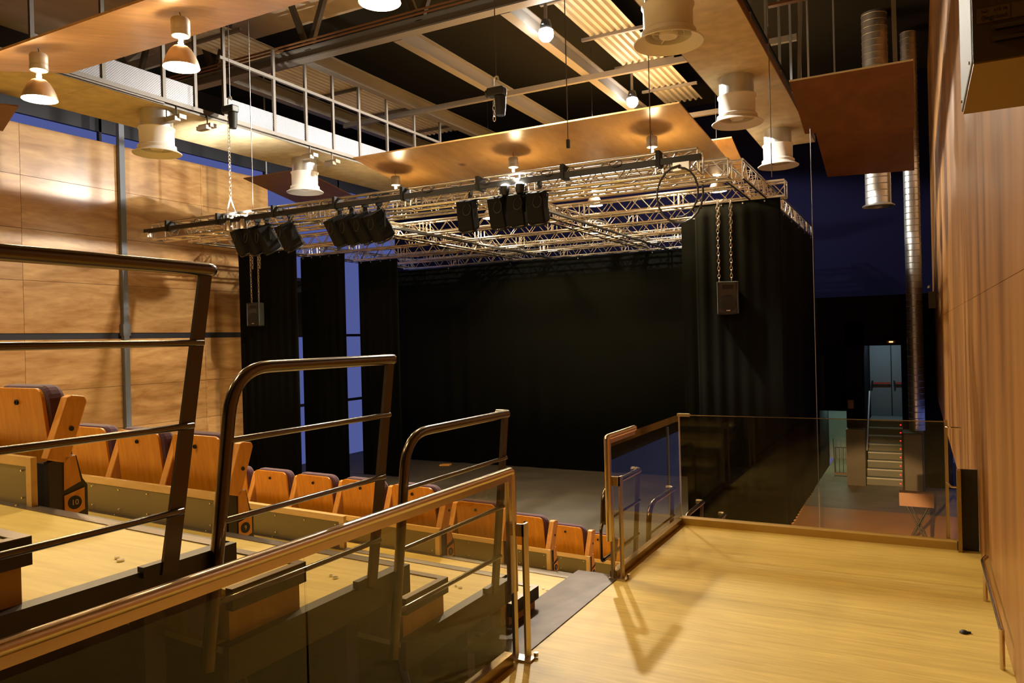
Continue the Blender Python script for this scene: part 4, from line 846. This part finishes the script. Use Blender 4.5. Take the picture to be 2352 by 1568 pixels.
MB().tube([(-0.17, 0, 0.78), (0.27, 0, 0.78)], 0.010, 6).build('top_bar', 'black', t); MB().b2((-0.18, -0.05, 0.04), (0.27, 0.05, 0.09)).build('base', 'brown_board', t); MB().tube([(-0.17, 0, 0.08), (-0.20, 0, 1.02)], 0.010, 6).build('pole', 'black', t)
t = thing('spiral_duct', 'tall round spiral duct rising beside the right wall', 'duct', (-0.07, 20.9, LOW + 1.56))
m = MB(); pr = []; z = 0.0
while z < 9.5: pr += [(0.175, z), (0.175, z + 0.13), (0.185, z + 0.14), (0.175, z + 0.15)]; z += 0.15
m.lathe(pr, n=24); m.build('tube', 'galv', t)
t = thing('spiral_duct', 'thicker round duct with an open lower lip, high behind the right panel', 'duct', (-0.75, 19.6, 4.55)); m = MB(); pr = [(0.34, 0.0), (0.345, 0.02), (0.28, 0.06)]; z = 0.06
while z < 4.42: pr += [(0.27, z), (0.27, z + 0.13), (0.28, z + 0.14), (0.27, z + 0.15)]; z += 0.15
m.lathe(pr, n=24); m.build('tube', 'galv', t)
t = thing('casing', 'brown floor-standing duct casing at the foot of the spiral duct', 'casing', (-0.08, 20.6, LOW)); MB().b2((-0.32, -0.2, 0.0), (0.15, 0.5, 1.55)).build('box', 'fascia', t, bevel=0.05)
t = thing('folding_table', 'folded brown trestle table with crossed black legs, seen through the glass', 'table', (-0.07, 15.75, LOW))
MB().b2((-0.30, -0.12, 0.78), (0.26, 0.12, 1.02)).build('tabletop', 'brown_board', t)
for (a, b, y) in ((-0.28, 0.16, -0.08), (0.25, -0.18, -0.08), (-0.22, 0.20, 0.08), (0.27, -0.12, 0.08)):
    MB().tube(rounded([(a - 0.04 * (1 if a < 0 else -1), y, 0.015), (a + 0.06 * (1 if a < 0 else -1), y, 0.02), (b, y, 0.78)], 0.04), 0.014, 6).build('leg', 'black', t)
t = thing('fire_cabinet', 'narrow red fire cabinet on the dark lower right wall', 'cabinet', (0.60, 23.2, -0.9)); MB().b2((-0.12, -0.25, 0.0), (0.0, 0.25, 0.85)).build('body', 'red', t); MB().b2((-0.128, -0.2, 0.1), (-0.12, 0.2, 0.5)).build('door', 'red', t)
t = thing('emergency_light', 'small white emergency light on the far end of the right wall', 'lamp', (0.345, 20.0, 2.35)); MB().b2((-0.12, -0.10, -0.18), (0.03, 0.10, 0.20)).build('body', 'cream', t); MB().lathe([(0.0, -0.03), (0.05, -0.02), (0.03, 0.04), (0, 0.05)], (-0.10, 0, 0.30), 12).build('head', 'galv', t)
for y in (7.6, 9.4, 11.6): pass
t = tag(MB().b2((0.34, 14.0, LOW), (0.37, 14.08, -0.02)).build('conduit_post', 'steel_grey'), 'thin grey upright on the lower right side beyond the balustrade', 'post')
